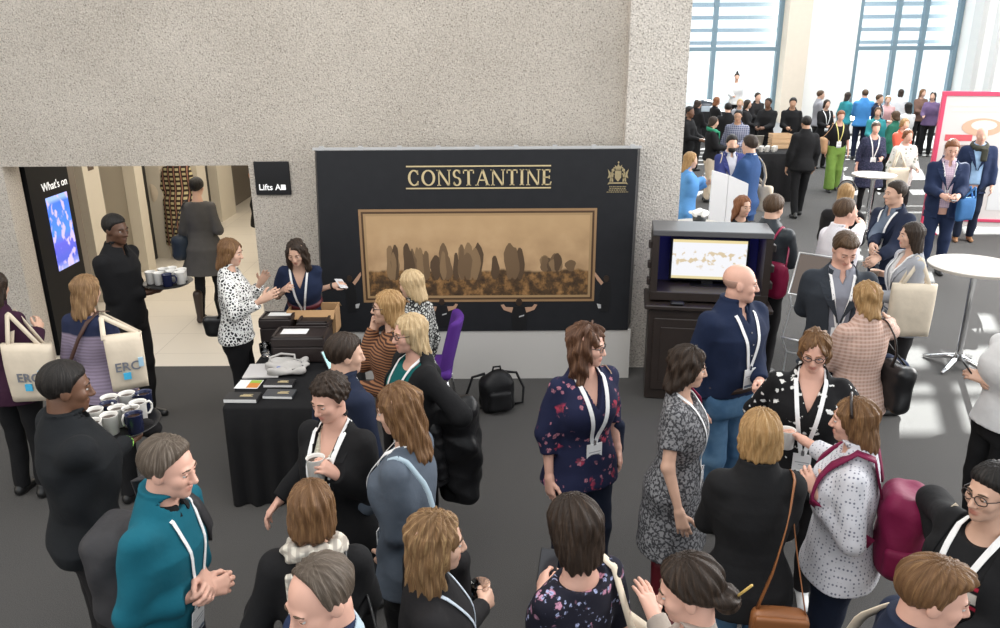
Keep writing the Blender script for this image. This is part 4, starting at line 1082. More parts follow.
def cloth_table(name, x0, x1, y0, y1, h, label, mat, cat='table', n=26, flare=.05):
    o = empty(name, ((x0 + x1) / 2, (y0 + y1) / 2, 0), 0, label, cat)
    hx, hy = (x1 - x0) / 2, (y1 - y0) / 2; per = []
    for k in range(n): per.append((-hx + 2 * hx * k / n, -hy, 0, -1))
    for k in range(n): per.append((hx, -hy + 2 * hy * k / n, 1, 0))
    for k in range(n): per.append((hx - 2 * hx * k / n, hy, 0, 1))
    for k in range(n): per.append((-hx, hy - 2 * hy * k / n, -1, 0))
    V = []; F = []; N_ = len(per); rows = (h, h - .015, h * .66, h * .33, .005)
    for r, z in enumerate(rows):
        for i, (x, y, nx, ny) in enumerate(per):
            a = max(0, r - 1) / 3; w_ = (.012 if r else 0) + a * flare * (.5 + .5 * math.sin(i * 1.27)) ; V.append((x + nx * w_, y + ny * w_, z))
    for r in range(len(rows) - 1):
        for i in range(N_): F.append((r * N_ + (i + 1) % N_, r * N_ + i, (r + 1) * N_ + i, (r + 1) * N_ + (i + 1) % N_))
    F.append(tuple(range(N_))); 
    mesh_np('tablecloth', V, F, mat, o, True)
    for sx in (-1, 1):
        for sy in (-1, 1): MB().box(sx * (hx - .06) - .018, sx * (hx - .06) + .018, sy * (hy - .06) - .018, sy * (hy - .06) + .018, 0, h - .03).build('leg', STEEL, o)
    MB().box(-hx + .005, hx - .005, -hy + .005, hy - .005, h - .035, h - .004).build('tabletop', WOOD, o)
    return o
TBK = cloth('black_tablecloth', (.007, .007, .008), rough=.8)
TZ = .75
tx0 = atz(223, 407, TZ).x; ty0 = atz(222, 407, TZ).y; tx1 = tx0 + .72; ty1 = 6.22
cloth_table('display_table', tx0, tx1, ty0, ty1, TZ, 'long table under a black floor-length cloth, covered with boxes, books and a tote bag', TBK)
def on(u, v, z=TZ): return atz(u, v, z)
# lidded dark leather boxes
def leather_box(u, v, w, d, h, rz, label, paper=None, lid=True):
    q = on(u, v); o = empty('presentation_box', (q.x, q.y, TZ + .004), rz, label, 'box', None)
    m = MB().box(-w / 2, w / 2, -d / 2, d / 2, 0, h * .62, 0, .008); m.build('box_base', plain('brown_black_leather', (.020, .013, .012), .45, noise=.2), o)
    m = MB().box(-w / 2 - .004, w / 2 + .004, -d / 2 - .004, d / 2 + .004, h * .63, h, 0, .008)
    m.build('lid', MATS['brown_black_leather'], o)
    m = MB()
    for a, b_, c, e in ((-w / 2, w / 2, -d / 2, -d / 2 + .022), (-w / 2, w / 2, d / 2 - .022, d / 2), (-w / 2, -w / 2 + .022, -d / 2, d / 2), (w / 2 - .022, w / 2, -d / 2, d / 2)): m.box(a, b_, c, e, h, h + .010, 0, .003)
    m.build('lid_rim', MATS['brown_black_leather'], o)
    if paper: MB().box(paper[0] - .10, paper[0] + .10, paper[1] - .055, paper[1] + .055, h + .0012, h + .004).build('paper_slip', PAPER, o)
    return o
leather_box(303, 357, .40, .25, .20, 0.0, 'largest dark brown box on the table, white slip on its lid', (-.05, .02))
leather_box(280, 339, .26, .20, .20, 0.0, 'dark brown box at the back left corner of the table', (.02, .05))
leather_box(316, 340, .25, .20, .18, 0.0, 'dark brown box on the table in front of the cardboard carton', None)
q = on(314, 334); o = empty('cardboard_carton', (q.x, q.y + .06, TZ + .004), 0, 'open tan cardboard carton at the far end of the black table', 'carton')
m = MB(); W_, D_, H_ = .40, .20, .22
m.box(-W_ / 2, W_ / 2, -D_ / 2, -D_ / 2 + .008, 0, H_); m.box(-W_ / 2, W_ / 2, D_ / 2 - .008, D_ / 2, 0, H_); m.box(-W_ / 2, -W_ / 2 + .008, -D_ / 2 + .008, D_ / 2 - .008, 0, H_); m.box(W_ / 2 - .008, W_ / 2, -D_ / 2 + .008, D_ / 2 - .008, 0, H_); m.box(-W_ / 2, W_ / 2, -D_ / 2, D_ / 2, 0, .008)
m.build('carton_body', plain('cardboard', (.42, .25, .12), .85, noise=.08), o)
for s in (-1, 1): MB().box(-W_ / 2, W_ / 2, 0, .09, 0, .006, M=Matrix.Translation((0, s * D_ / 2, H_)) @ Matrix.Rotation(s * PI / 2 - s * 2.2 + (PI if s < 0 else 0), 4, 'X')).build('flap', MATS['cardboard'], o)
q = on(338, 366); o = empty('tablet_computer', (q.x, q.y, TZ + .004), math.radians(58), 'tablet with a teal screen propped beside the large dark box', 'tablet')
Mt = Matrix.Rotation(math.radians(62), 4, 'X')
MB().box(-.10, .10, 0, .15, -.008, 0, 0, .003, M=Mt).build('tablet_body', plain('device_black', (.01, .01, .011), .25), o)
MB().box(-.092, .092, .008, .142, .0002, .002, M=Mt).build('screen', plain('teal_screen', (.1, .3, .3), .2, emit=(.16, .45, .45), es=.6), o)
MB().box(-.05, .05, .0, .085, -.006, 0, M=Matrix.Translation((0, .085, 0)) @ Matrix.Rotation(math.radians(122), 4, 'X')).build('stand_flap', MATS['device_black'], o)
tumbler((on(266, 356).x, on(266, 356).y, TZ + .004), 'clear water glass at the left edge of the table beside the dark boxes', .10, .042)
tumbler((on(347, 346).x, on(347, 346).y, TZ + .004), 'clear glass standing right of the tablet on the table', .09, .04)
# flat papers, brochures, books
def flat(name, u, v, w, d, h, rz, mats, label, cat, fn=None, z=TZ):
    q = on(u, v); o = empty(name, (q.x, q.y, z + .004), rz, label, cat)
    MB().box(-w / 2, w / 2, -d / 2, d / 2, 0, h, 0, min(.002, h / 3)).build('cover', mats, o)
    if fn: fn(o, w, d, h)
    return o
def book_deco(o, w, d, h):
    MB().box(-w * .06, w * .32, -d * .12, -d * .04, h, h + .0012).box(-w * .06, w * .26, d * .0, d * .05, h, h + .0012).box(.0, w * .3, d * .12, d * .17, h, h + .0012).build('gold_print', GOLD, o)
    MB().box(-w / 2 + .003, w / 2 - .002, -d / 2 - .0008, -d / 2 + .003, .003, h - .003).build('pages', PAPER, o)
flat('paper_stack', 264, 372, .26, .26, .012, .06, plain('pale_grey_paper', (.56, .54, .53), .7), 'pale grey sheets lying flat at the left edge of the table', 'paper')
def broch(o, w, d, h):
    MB().box(.0, w / 2 - .004, -d / 2 + .01, d / 2 - .02, h, h + .0012).build('orange_print', plain('orange_print', (.60, .22, .04), .5), o); MB().box(.0, w / 2 - .004, d / 2 - .06, d / 2 - .01, h + .0013, h + .002).build('green_print', plain('green_print', (.30, .45, .06), .5), o)
flat('brochure', 249, 385, .17, .15, .004, -.04, PAPER, 'white brochure with an orange and green picture beside the dark books', 'brochure', broch)
flat('book', 280, 385, .21, .11, .022, -.02, plain('book_black', (.012, .013, .016), .4), 'black book with gold lettering lying behind another on the table', 'book', book_deco)
flat('book', 280, 396, .21, .12, .022, -.05, plain('book_slate', (.05, .055, .062), .35), 'slate grey book with gold lettering at the front right of the table', 'book', book_deco)
flat('book', 243, 400, .23, .12, .03, -.03, plain('book_charcoal', (.022, .022, .024), .5), 'charcoal closed book at the front left corner of the table', 'book', book_deco)
# crumpled tote on table
q = on(287, 371)
def f_heap(Pt):
    d = rbox(Pt, (0, 0, .014), (.135, .12, .014), .012); d = smin(d, elli(Pt, (-.02, .03, .022), (.10, .07, .028)), .03)
    return d + folds(Pt, 2.0, .026, 48) 
Vh, Qh = mesh_sdf(lambda p_: np.maximum(f_heap(p_), -p_[:, 2] + .001), (-.2, -.18, -.02), (.2, .18, .12), .006)
o = empty('tote_bag', (q.x, q.y, TZ + .014), .1, 'crumpled pale tote bag heaped on the table in front of the dark boxes', 'bag')
mesh_np('bag_cloth', Vh, Qh, cloth('pale_calico', (.45, .43, .41)), o)
m = MB(); m.tube([(-.10, .0, .05), (-.13, .06, .075), (-.05, .11, .085), (.05, .10, .075), (.06, .03, .065)], .009, 6); m.build('handle', MATS['pale_calico'], o, True)
m = MB()
for k in range(7): m.box(.085 + (k % 3) * .018, .097 + (k % 3) * .018, -.09 + k * .022, -.075 + k * .022, .034, .039, 0, 0, M=Matrix.Rotation(.3, 4, 'Z'))
m.box(-.06, -.035, -.085, -.05, .0405, .046, 1)
m.build('printed_marks', [plain('print_ink', (.05, .05, .06), .6), plain('print_blue', (.05, .12, .45), .6)], o)

# purple chair behind
q = atz(449, 318, .90); o = empty('chair', (q.x + .02, q.y + .02, 0), math.radians(90), 'purple upholstered chair with a rounded back in front of the backdrop', 'chair')
PUR = cloth('purple_upholstery', (.085, .025, .21))
Vc, Qc = mesh_sdf(lambda p_: np.maximum(rbox(p_, (0, -.02 + 0, .69), (.20, .035, .23), .035) + ((p_[:, 0] ** 2) * -.0), -1) + 0 * p_[:, 0], (-.26, -.1, .42), (.26, .1, .97), .012)
Vc[:, 1] += Vc[:, 0] ** 2 * 1.4 - (Vc[:, 2] - .69) * .25
mesh_np('backrest', Vc, Qc, PUR, o)
Vc, Qc = mesh_sdf(lambda p_: rbox(p_, (0, .22, .45), (.22, .22, .04), .035), (-.26, -.04, .38), (.26, .48, .52), .012); mesh_np('seat', Vc, Qc, PUR, o)
for sx in (-1, 1):
    for y in (.04, .40): m = MB(); m.tube([(sx * .18, y, .42), (sx * .21, y + (.04 if y > .2 else -.05), 0.0)], .012, 8); m.build('leg', CHROME, o, True)
# rucksack on the floor
q = atz(497, 412, 0); o = empty('backpack', (q.x, q.y + .05, 0), math.radians(15), 'black backpack standing on the carpet in front of the white base panel', 'backpack')
BN = cloth('black_nylon', (.010, .010, .011), rough=.5)
Vc, Qc = mesh_sdf(lambda p_: smin(rbox(p_, (0, 0, .16), (.15, .10, .16), .07), elli(p_, (0, 0, .30), (.12, .085, .08)), .04) + folds(p_, 4, .008, 34), (-.22, -.18, -.02), (.22, .18, .44), .009)
Vc[:, 2] = np.maximum(Vc[:, 2], .002); mesh_np('bag_body', Vc, Qc, BN, o)
Vc, Qc = mesh_sdf(lambda p_: rbox(p_, (0, -.11, .13), (.10, .035, .09), .03) + folds(p_, 7, .004, 40), (-.16, -.18, .01), (.16, -.04, .28), .009); mesh_np('front_pocket', Vc, Qc, BN, o)
m = MB(); m.tube([(-.04, 0, .36), (-.03, 0, .41), (.03, 0, .41), (.04, 0, .36)], .009, 6); m.build('grab_loop', BN, o, True)
for s in (-1, 1): m = MB(); m.tube([(s * .09, .06, .33), (s * .20, .08, .30), (s * .26, .05, .16), (s * .24, .02, .03), (s * .14, .05, .012)], .012, 6); m.build('shoulder_strap', BN, o, True)

# media cabinet with screen
q = atz(700, 400, 0); CY = -math.radians(9)
cb = empty('media_cabinet', (aty(706, 300, 6.75).x, 6.75, 0), CY, 'dark wooden cabinet with a lit screen in its blue-lit upper box', 'cabinet')
MB().box(-.50, .50, -.20, .26, .0, .86, 0, .01).build('lower_cupboard', WOOD, cb)
for s in (-1, 1): 
    d = MB().box(s * .24 - .215, s * .24 + .215, -.222, -.2, .10, .78, 0, .006).box(s * .24 - .15, s * .24 + .15, -.228, -.221, .18, .70, 0, .005).build('door', WOOD, cb)
    MB().lathe([(.0, 0), (.014, .004), (.014, .012), (.006, .02), (.006, .03)], (0, 0, 0), 12, M=Matrix.Translation((s * .055, -.222, .47)) @ Matrix.Rotation(-PI / 2, 4, 'X') @ Matrix.Translation((0, 0, -.03))).build('door_knob', plain('bronze_knob', (.12, .08, .05), .35, .8), d, True)
MB().box(-.54, .54, -.24, .28, .86, .90, 0, .008).build('countertop', WOOD, cb)
ub = MB(); x_, y0_, y1_, z0_, z1_ = .50, -.14, .27, .92, 1.545
ub.box(-x_, x_, y0_, y1_, z1_ - .05, z1_, 1, .006); ub.box(-x_, x_, y0_, y1_, z0_, z0_ + .08, 0, .006); ub.box(-x_, -x_ + .06, y0_, y1_, z0_ + .08, z1_ - .05); ub.box(x_ - .06, x_, y0_, y1_, z0_ + .08, z1_ - .05); ub.box(-x_ + .06, x_ - .06, y1_ - .03, y1_, z0_ + .08, z1_ - .05, 2)  # top board takes a lighter grey than the rest of the box
ub.build('upper_box', [WOOD, plain('dark_grey_top', (.10, .10, .105), .35), plain('blue_lit_lining', (.010, .010, .10), .6)], cb)  # back panel coloured blue to stand for the blue light inside
for zz in (1.05, 1.2, 1.38):
    MB().box(-x_ - .03, -x_ + .001, y0_ + .02, y0_ + .10, zz, zz + .06, 0, .005).build('side_clasp', WOOD, cb); MB().box(x_ - .001, x_ + .03, y0_ + .02, y0_ + .10, zz, zz + .06, 0, .005).build('side_clasp', WOOD, cb)
m = MB(); m.box(-.33, .35, .12, .16, 1.035, 1.43, 0, .006); m.box(-.04, .06, .14, .2, 1.0, 1.04, 0); m.box(-.14, .16, .06, .2, 1.0, 1.008)
sc_ = m.build('monitor', plain('monitor_black', (.006, .006, .007), .3), cb)
def scr_mat():
    m, nt, b = _nt('pale_picture_screen'); v = coords(nt, kind='Generated'); sp = N(nt, 'ShaderNodeSeparateXYZ'); nt.links.new(v, sp.inputs[0])
    n = tex(nt, 'ShaderNodeTexNoise', coords(nt, (6, 1, 4), kind='Generated'), Scale=1.4, Detail=2.0)
    k = N(nt, 'ShaderNodeMath', operation='MULTIPLY'); nt.links.new(step(nt, n, .58, .03), k.inputs[0])
    band = ramp(nt, sp.outputs[2], ((.2, (0, 0, 0)), (.4, (1, 1, 1)), (.68, (1, 1, 1)), (.85, (0, 0, 0)))); nt.links.new(band, k.inputs[1])
    c = mixc(nt, k.outputs[0], (.80, .80, .82), (.62, .50, .32)); c = mixc(nt, step(nt, sp.outputs[2], .93, .01), c, (.75, .62, .3)); c = mixc(nt, step(nt, sp.outputs[2], .07, .01, True), c, (.7, .6, .32))
    nt.links.new(c, b.inputs['Emission Color']); b.inputs['Emission Strength'].default_value = 1.0; b.inputs['Base Color'].default_value = (.02, .02, .02, 1); return m
MB().box(-.31, .33, .1165, .1195, 1.055, 1.41).build('screen', scr_mat(), sc_)
bl = bpy.data.lights.new('blue_strip', 'AREA'); bl.shape = 'RECTANGLE'; bl.size = .8; bl.size_y = .03; bl.energy = 1.6; bl.color = (.12, .12, 1.0)
blo = bpy.data.objects.new('blue_strip', bl); COL.objects.link(blo); blo.parent = cb; blo.location = (0, .0, 1.49)
m = MB(); m.box(-.32, -.20, -.225, -.155, .903, .93, 0, .01); o = m.build('remote_box', plain('device_black2', (.01, .01, .012), .4)); o.location = (0, 0, 0); o.matrix_world = Matrix.Translation(cb.location) @ Matrix.Rotation(CY, 4, 'Z'); tag(o, 'small black device on the counter of the dark cabinet', 'device')
# wire leaflet holder right of the cabinet
q = aty(780, 300, 6.45); lf = empty('leaflet_stand', (q.x + .16, q.y - .12, 0), math.radians(-38), 'silver wire leaflet stand with a brown cover beside the cabinet', 'stand')
SILV = plain('silver_wire', (.70, .71, .72), .3, .7)
Mh = Matrix.Translation((0, 0, 1.06)) @ Matrix.Rotation(math.radians(-28), 4, 'X')
m = MB(); fr_ = [Mh @ Vector(p_) for p_ in ((-.135, 0, 0), (.135, 0, 0), (.135, 0, .36), (-.135, 0, .36))]; m.tube(fr_, .011, 8, closed=True); m.build('holder_frame', SILV, lf, True)
MB().box(-.125, .125, -.004, .004, .01, .35, M=Mh).build('leaflet', plain('brown_leaflet', (.09, .06, .045), .4), lf)
m = MB()
for s in (-1, 1): m.tube([Mh @ Vector((s * .135, 0, .02)), (s * .135, .10, .92), (s * .12, -.10, .70), (s * .12, .06, .52), (s * .11, -.02, .02)], .009, 8)
for z, y in ((.92, .10), (.70, -.10), (.52, .06)): m.tube([(-.125, y, z), (.125, y, z)], .008, 8)
m.build('zigzag_frame', SILV, lf, True)
MB().box(-.14, .14, -.14, .14, 0, .018, 0, .004).build('foot_plate', SILV, lf)
# cocktail tables
def bar_table(loc, r, h, label):
    o = empty('cocktail_table', loc, random.random(), label, 'table')
    MB().lathe([(r - .012, h - .03), (r, h - .026), (r, h - .005), (r - .006, h)], n=56).build('tabletop', plain('pale_laminate', (.47, .43, .38), .35), o, True).data.polygons.foreach_set('use_smooth', [False] * (56 * 3 + 2))
    MB().lathe([(.055, .07), (.030, .16), (.028, .6), (.034, h - .10), (.075, h - .034)], n=20).build('column', CHROME, o, True)
    for k in range(4):
        m = MB(); a = k * PI / 2; m.tube([(math.cos(a) * t_, math.sin(a) * t_, z) for t_, z in ((.02, .10), (.12, .075), (.24, .035), (.33, .016))], [.03, .026, .021, .014], 8); m.build('foot', CHROME, o, True)
    return o
q = atz(957, 366, 0); bar_table((aty(978, 267, q.y).x - .02, q.y, 0), .42, 1.04, 'round pale cocktail table with a chrome leg on the sunlit carpet at right')
q = atz(874, 174, 1.04); bar_table((q.x, q.y, 0), .33, 1.04, 'small round cocktail table between the standing guests, further from the camera')
# white kiosk and bits behind the cabinet
q = aty(728, 200, 10.0); k_ = empty('white_kiosk', (q.x, 10.0, 0), 0, 'white two-panel kiosk with a sloping top behind the dark cabinet', 'kiosk')
for i, (x0, x1, za, zb_) in enumerate(((-.22, -.02, 1.53, 1.47), (-.015, .24, 1.47, 1.36))):
    m = MB(); m.prism([(x0, 0), (x1, 0), (x1, zb_), (x0, za)], 0, .05); m.build('panel', plain('white_gloss_panel', (.80, .80, .82), .3), k_)
MB().box(-.24, .26, -.06, .30, 0, .03, 0, .005).build('base', MATS['white_gloss_panel'], k_)
q = atz(697, 222, 1.0); bt = bar_table((q.x, q.y, 0), .30, .98, 'round white-topped table behind the column, holding a dark tub')
tb = empty('napkin_tub', (q.x + .02, q.y - .02, .982), 0, 'dark tub filled with crumpled white napkins on the table behind the cabinet', 'tub')
MB().lathe([(.07, 0), (.09, .12), (.085, .12), (.066, .006)], n=20).build('tub_body', plain('dark_tub', (.02, .025, .03), .4), tb, True)
Vc, Qc = mesh_sdf(lambda p_: elli(p_, (0, 0, .13), (.09, .09, .05)) + folds(p_, 9, .02, 60), (-.15, -.15, .06), (.15, .15, .22), .01); tag(mesh_np('napkins', Vc, Qc, PAPER, tb), kind='stuff')
# far buffet tables
q = atz(781, 152, .95)
cloth_table('buffet_table', q.x - .52, q.x + .40, q.y - .2, q.y + .9, .95, 'high buffet table under a black cloth behind the white kiosk', TBK, n=16)
for k, (dx, dy) in enumerate(((-.4, 0), (-.28, .02), (-.16, -.02), (-.35, .12), (-.22, .14), (-.08, .12))): mug((q.x + dx, q.y + dy, .953), k, 'white mug in the cluster on the high buffet table', group='white mugs on the buffet table', drink=False)
o = empty('laptop', (q.x - .32, q.y + .55, .955), .1, 'open grey laptop on the high buffet table', 'laptop'); MB().box(-.17, .17, -.12, .12, 0, .015, 0, .004).build('keyboard_base', STEEL, o); MB().box(-.17, .17, 0, .24, -.01, 0, 0, .003, M=Matrix.Translation((0, .12, .015)) @ Matrix.Rotation(math.radians(105), 4, 'X')).build('laptop_lid', STEEL, o)
o = empty('wooden_crate', (q.x + .16, q.y + .6, .955), 0, 'pale wooden crate on the buffet table beside the laptop', 'crate'); m = MB()
for z in (0, .1, .2): m.box(-.2, .2, -.13, -.115, z, z + .085); m.box(-.2, .2, .115, .13, z, z + .085); m.box(-.2, -.185, -.115, .115, z, z + .085); m.box(.185, .2, -.115, .115, z, z + .085)
m.build('crate_slats', plain('pale_wood', (.55, .36, .2), .6), o)
q = atz(708, 112, .9)
cloth_table('buffet_table', q.x - 1.0, q.x + .7, q.y, q.y + .9, .9, 'table under a dark cloth by the far window at left', TBK, n=16)
o = empty('serving_dome', (q.x, q.y + .4, .905), 0, 'black rounded serving dome on the far table by the window', 'dome'); Vc, Qc = mesh_sdf(lambda p_: np.maximum(elli(p_, (0, 0, 0), (.42, .3, .34)), .002 - p_[:, 2]), (-.5, -.4, -.05), (.5, .4, .45), .02); mesh_np('dome_cover', Vc, Qc, plain('dome_black', (.015, .02, .03), .3), o); MB().box(-.2, .2, -.36, -.30, .0, .16, 0, .01).build('dome_front', plain('dome_grey', (.35, .4, .45), .4), o)
# poster board at right
pb = empty('poster_board', (aty(962, 165, 12.9).x + .25, 13.0, 0), math.radians(-12), 'white poster board with a pink-red frame behind the two men in suits', 'board')
PINK = plain('pink_red_frame', (.62, .06, .13), .4)
MB().box(-.62, 2.2, 0, .03, .12, 2.23).build('poster_panel', plain('poster_white', (.66, .61, .59), .5), pb)
m = MB()
for a, b_, c, d in ((-.64, 2.2, 2.20, 2.27), (-.64, -.575, .05, 2.2), (2.14, 2.2, .05, 2.2), (-.5, 2.1, .20, .25)): m.box(a, b_, -.02, .05, c, d, 0, .005)
m.build('poster_frame', PINK, pb)
for x in (-.6, 2.1): MB().box(x - .12, x + .16, -.25, .3, 0, .03, 0, .008).box(x - .02, x + .02, -.01, .04, .02, .12).build('stand_foot', PINK, pb)
m = MB(); m.prism([(.02 + .30 * math.cos(a), 1.72 + .14 * math.sin(a)) for a in np.linspace(0, 2 * PI, 20, endpoint=False)], -.004, -.0005, 0)
m.prism([(.04 + .19 * math.cos(a), 1.75 + .08 * math.sin(a)) for a in np.linspace(0, 2 * PI, 16, endpoint=False)], -.006, -.0045, 1)
m.box(-.5, -.1, -.004, -.0005, 1.50, 1.60, 2); m.box(.35, .62, -.004, -.0005, 1.50, 1.68, 2); m.box(.75, .95, -.004, -.0005, 1.46, 1.6, 2); m.box(-.48, .05, -.004, -.0005, 1.12, 1.44, 3); m.box(-.5, 1.9, -.004, -.0005, 2.04, 2.06, 1); m.box(-.45, .5, -.004, -.0005, 1.96, 1.98, 1); m.box(.3, 1.6, -.004, -.0005, .4, 1.1, 4)
m.build('poster_print', [plain('pp_tan', (.62, .40, .28), .5), plain('pp_pale', (.75, .68, .6), .5), plain('pp_red', (.62, .10, .12), .5), plain('pp_brown', (.30, .22, .2), .5), plain('pp_grey', (.7, .7, .7), .5)], pb)

# ---------- things people carry
CAL = cloth('natural_calico', (.66, .57, .45), weave=.15)
def bag_mesh(w, d, h, bot=1.0, bulge=.35, n=10, r=8):
    """soft flat bag hanging from z=0 down to -h"""
    V = []; F = []
    for j in range(r + 1):
        t_ = j / r; z = -h * t_; ww = w / 2 * (1 + (bot - 1) * t_); th = d / 2 * (bulge + (1 - bulge) * math.sin(PI * min(1, t_ * 1.0) ** .8 * .93)) + .004
        ring = []
        for k in range(4 * n):
            a = 2 * PI * k / (4 * n); c, s = math.cos(a), math.sin(a)
            ring.append((ww * math.copysign(abs(c) ** .35, c), th * math.copysign(abs(s) ** .8, s), z + .006 * math.sin(a * 3 + t_ * 5)))
        V += ring
    m = 4 * n
    for j in range(r):
        for k in range(m): F.append((j * m + (k + 1) % m, j * m + k, (j + 1) * m + k, (j + 1) * m + (k + 1) % m))
    F.append(tuple(range(m))); F.append(tuple(r * m + k for k in range(m - 1, -1, -1)))
    return V, F
def tote(p, top, label, w=.34, h=.38, d=.09, rz=0.0, strap=None, sh=None, mat=CAL, logo=None, bot=.96, hw=.030, sep=.11):
    """top: world position of the bag's mouth; strap: offset of the shoulder point"""
    o = empty('tote_bag', tuple(top), rz, label, 'bag')
    V, F = bag_mesh(w, d, h, bot); mesh_np('bag_body', V, F, mat, o, True)
    if sh is not None:
        g_ = p.l2w(v3(*sh)) - Vector(top); ca, sa = math.cos(-rz), math.sin(-rz); strap = (g_.x * ca - g_.y * sa, g_.x * sa + g_.y * ca, g_.z + .015)
    sv = Vector(strap)
    for s in (-1, 1):
        m = MB(); pts = []; nr = []
        for t_ in np.linspace(0, 1, 13):
            x = -sep + 2 * sep * t_; u_ = math.sin(PI * t_) ** .55
            pts.append(Vector((x * (1 - .72 * u_), s * (.018 + .02 * u_), -.02)) + Vector((sv.x * u_, sv.y * u_ , (sv.z + .02) * u_))); nr.append(Vector((0, s, .4 * u_)))
        m.ribbon(pts, nr, hw, .003); m.build('handle', mat, o, True)
    if logo: logo(o, w, h, d)
    return o
def erc_logo(o, w, h, d, side=-1):
    Mx = Matrix.Translation((-.075, -d * .5 - .010, -h * .62)) @ Matrix.Rotation(PI / 2, 4, 'X')
    txt('ERC', .085, plain('logo_grey', (.16, .17, .20), .6), o, Mx, bold=.001)
    MB().box(-.03, .015, -d * .5 - .012, -d * .5 - .004, -h * .78, -h * .66).build('blue_mark', plain('logo_blue', (.05, .42, .70), .6), o)
    MB().box(.07, .10, -d * .5 - .012, -d * .5 - .002, -h * .58, -h * .42).build('pale_blue_mark', plain('logo_pale', (.35, .55, .70), .6), o)
def hang_bag(p, sh, c, size, mat, label, name='shoulder_bag', rz=0.0, strapmat=None, sw=.022, seed=1.0, sep=None, extra=None):
    """bag hanging in person space: sh = shoulder point, c = bag centre, size w,d,h (normalised)"""
    s = p.s; W, D_, H_ = [x * s for x in size]
    base = p.l2w(v3(*c)); o = empty(name, (base.x, base.y, base.z), p.rz + rz, label, 'bag')
    V, Q = mesh_sdf(lambda P_: rbox(P_, (0, 0, 0), (W / 2, D_ / 2, H_ / 2), min(W, D_, H_) * .42) + folds(P_, seed, .010, 30), (-W * .7, -D_ * .9, -H_ * .7), (W * .7, D_ * .9, H_ * .7), max(.009, p.vox * 1.5))
    mesh_np('bag_body', V, Q, mat, o)
    if extra: extra(o, W, D_, H_)
    shv = (v3(*sh) - v3(*c)) * s; ca, sa = math.cos(-rz), math.sin(-rz); shl = Vector((shv[0] * ca - shv[1] * sa, shv[0] * sa + shv[1] * ca, shv[2]))
    for k in (-1, 1):
        a = Vector((k * W * .42, 0, H_ * .42)); m = MB(); pts = []; nr = []
        fwd = Vector((0, k * .075 * s, 0)); 
        ctl = [a, a.lerp(shl, .4) + fwd * 1.1, a.lerp(shl, .78) + fwd * 1.25, shl + fwd * .55 + Vector((0, 0, .008)), shl + Vector((0, 0, .022))]
        for t_ in np.linspace(0, 1, 14):
            i = min(3, int(t_ * 4)); f_ = t_ * 4 - i; pts.append(ctl[i].lerp(ctl[i + 1], f_)); nr.append(Vector((math.copysign(1, sh[0]), 0, .3 + t_ * .5)))
        m.ribbon(pts, nr, sw * s, .005); m.build('strap', strapmat or mat, o, True)
    return o
def backpack(p, mat, label, z=1.20, size=(.29, .17, .42), pocket=True, straps=True, y=-.125, onesh=None):
    s = p.s; W, D_, H_ = size; base = p.l2w(v3(0, 0, 0)); o = empty('backpack', p.root_loc, p.rz, label, 'backpack')
    yc = y - D_ / 2; xo = (onesh or 0) * .12
    f = lambda P_: smin(rbox(P_, (xo, yc, z), (W / 2, D_ / 2, H_ / 2), .08), elli(P_, (xo, yc - .02, z - H_ * .28), (W * .48, D_ * .55, H_ * .22)), .03) + folds(P_, 3.3, .016, 26)
    V, Q = mesh_sdf(f, (xo - W, yc - D_, z - H_ * .7), (xo + W, yc + D_, z + H_ * .7), max(.009, p.vox * 1.5)); mesh_np('bag_body', V * s, Q, mat, o)
    if pocket:
        g = lambda P_: rbox(P_, (xo, yc - D_ * .52, z - H_ * .15), (W * .36, .035, H_ * .24), .03) + folds(P_, 5.1, .005, 36)
        V, Q = mesh_sdf(g, (xo - W, yc - D_ * 1.2, z - H_ * .6), (xo + W, yc, z + H_ * .3), max(.009, p.vox * 1.5)); mesh_np('front_pocket', V * s, Q, mat, o)
        for k in (-1, 1):
            g = lambda P_: rbox(P_, (xo + k * W * .5, yc - .01, z - H_ * .22), (.03, D_ * .36, H_ * .17), .028)
            V, Q = mesh_sdf(g, (xo + k * W * .5 - .06, yc - D_, z - H_ * .5), (xo + k * W * .5 + .06, yc + D_, z + H_ * .1), max(.01, p.vox * 1.5)); mesh_np('side_pocket', V * s, Q, mat, o)
    for k in ((-1, 1) if not onesh else (onesh,)):
        fr_ = p.surf([(k * (.100 + .045 * i_ / 6 * p.w), q_) for i_, q_ in enumerate(np.linspace(1.43, 1.26, 7))], off=.008)
        pts = [v3(xo + k * .08, y + .01, z + H_ * .42), v3(k * .10, -.09, 1.50), v3(k * .105, -.02, 1.52)] + list(fr_) + [v3(k * (.14 * p.w + .028), .02, 1.20), v3(k * (.13 * p.w + .02), -.13, 1.12)]
        nr = [v3(0, -.5, .8), v3(0, -.2, 1), v3(0, .3, 1)] + [v3(k * .15, 1, .2)] * 7 + [v3(k, .3, 0), v3(k, -.2, 0)]
        m = MB(); m.ribbon([Vector((q_ * s).tolist()) for q_ in pts], [Vector(q_.tolist()) for q_ in nr], .052 * s, .010); m.build('shoulder_strap', mat, o, True)
    return o
def phone(loc, rot, label, col=(.012, .012, .014), scr=(.03, .03, .035), em=0):
    o = empty('phone', loc, 0, label, 'phone'); o.rotation_euler = rot
    MB().box(-.036, .036, -.073, .073, -.004, .004, 0, .003).build('phone_body', plain('phone_%d' % (col[0] * 1000), col, .3), o)
    MB().box(-.032, .032, -.066, .066, .0042, .0052).build('screen', plain('phone_screen_%d_%d' % (scr[0] * 1000, em * 10), scr, .1, emit=scr if em else None, es=em), o); return o
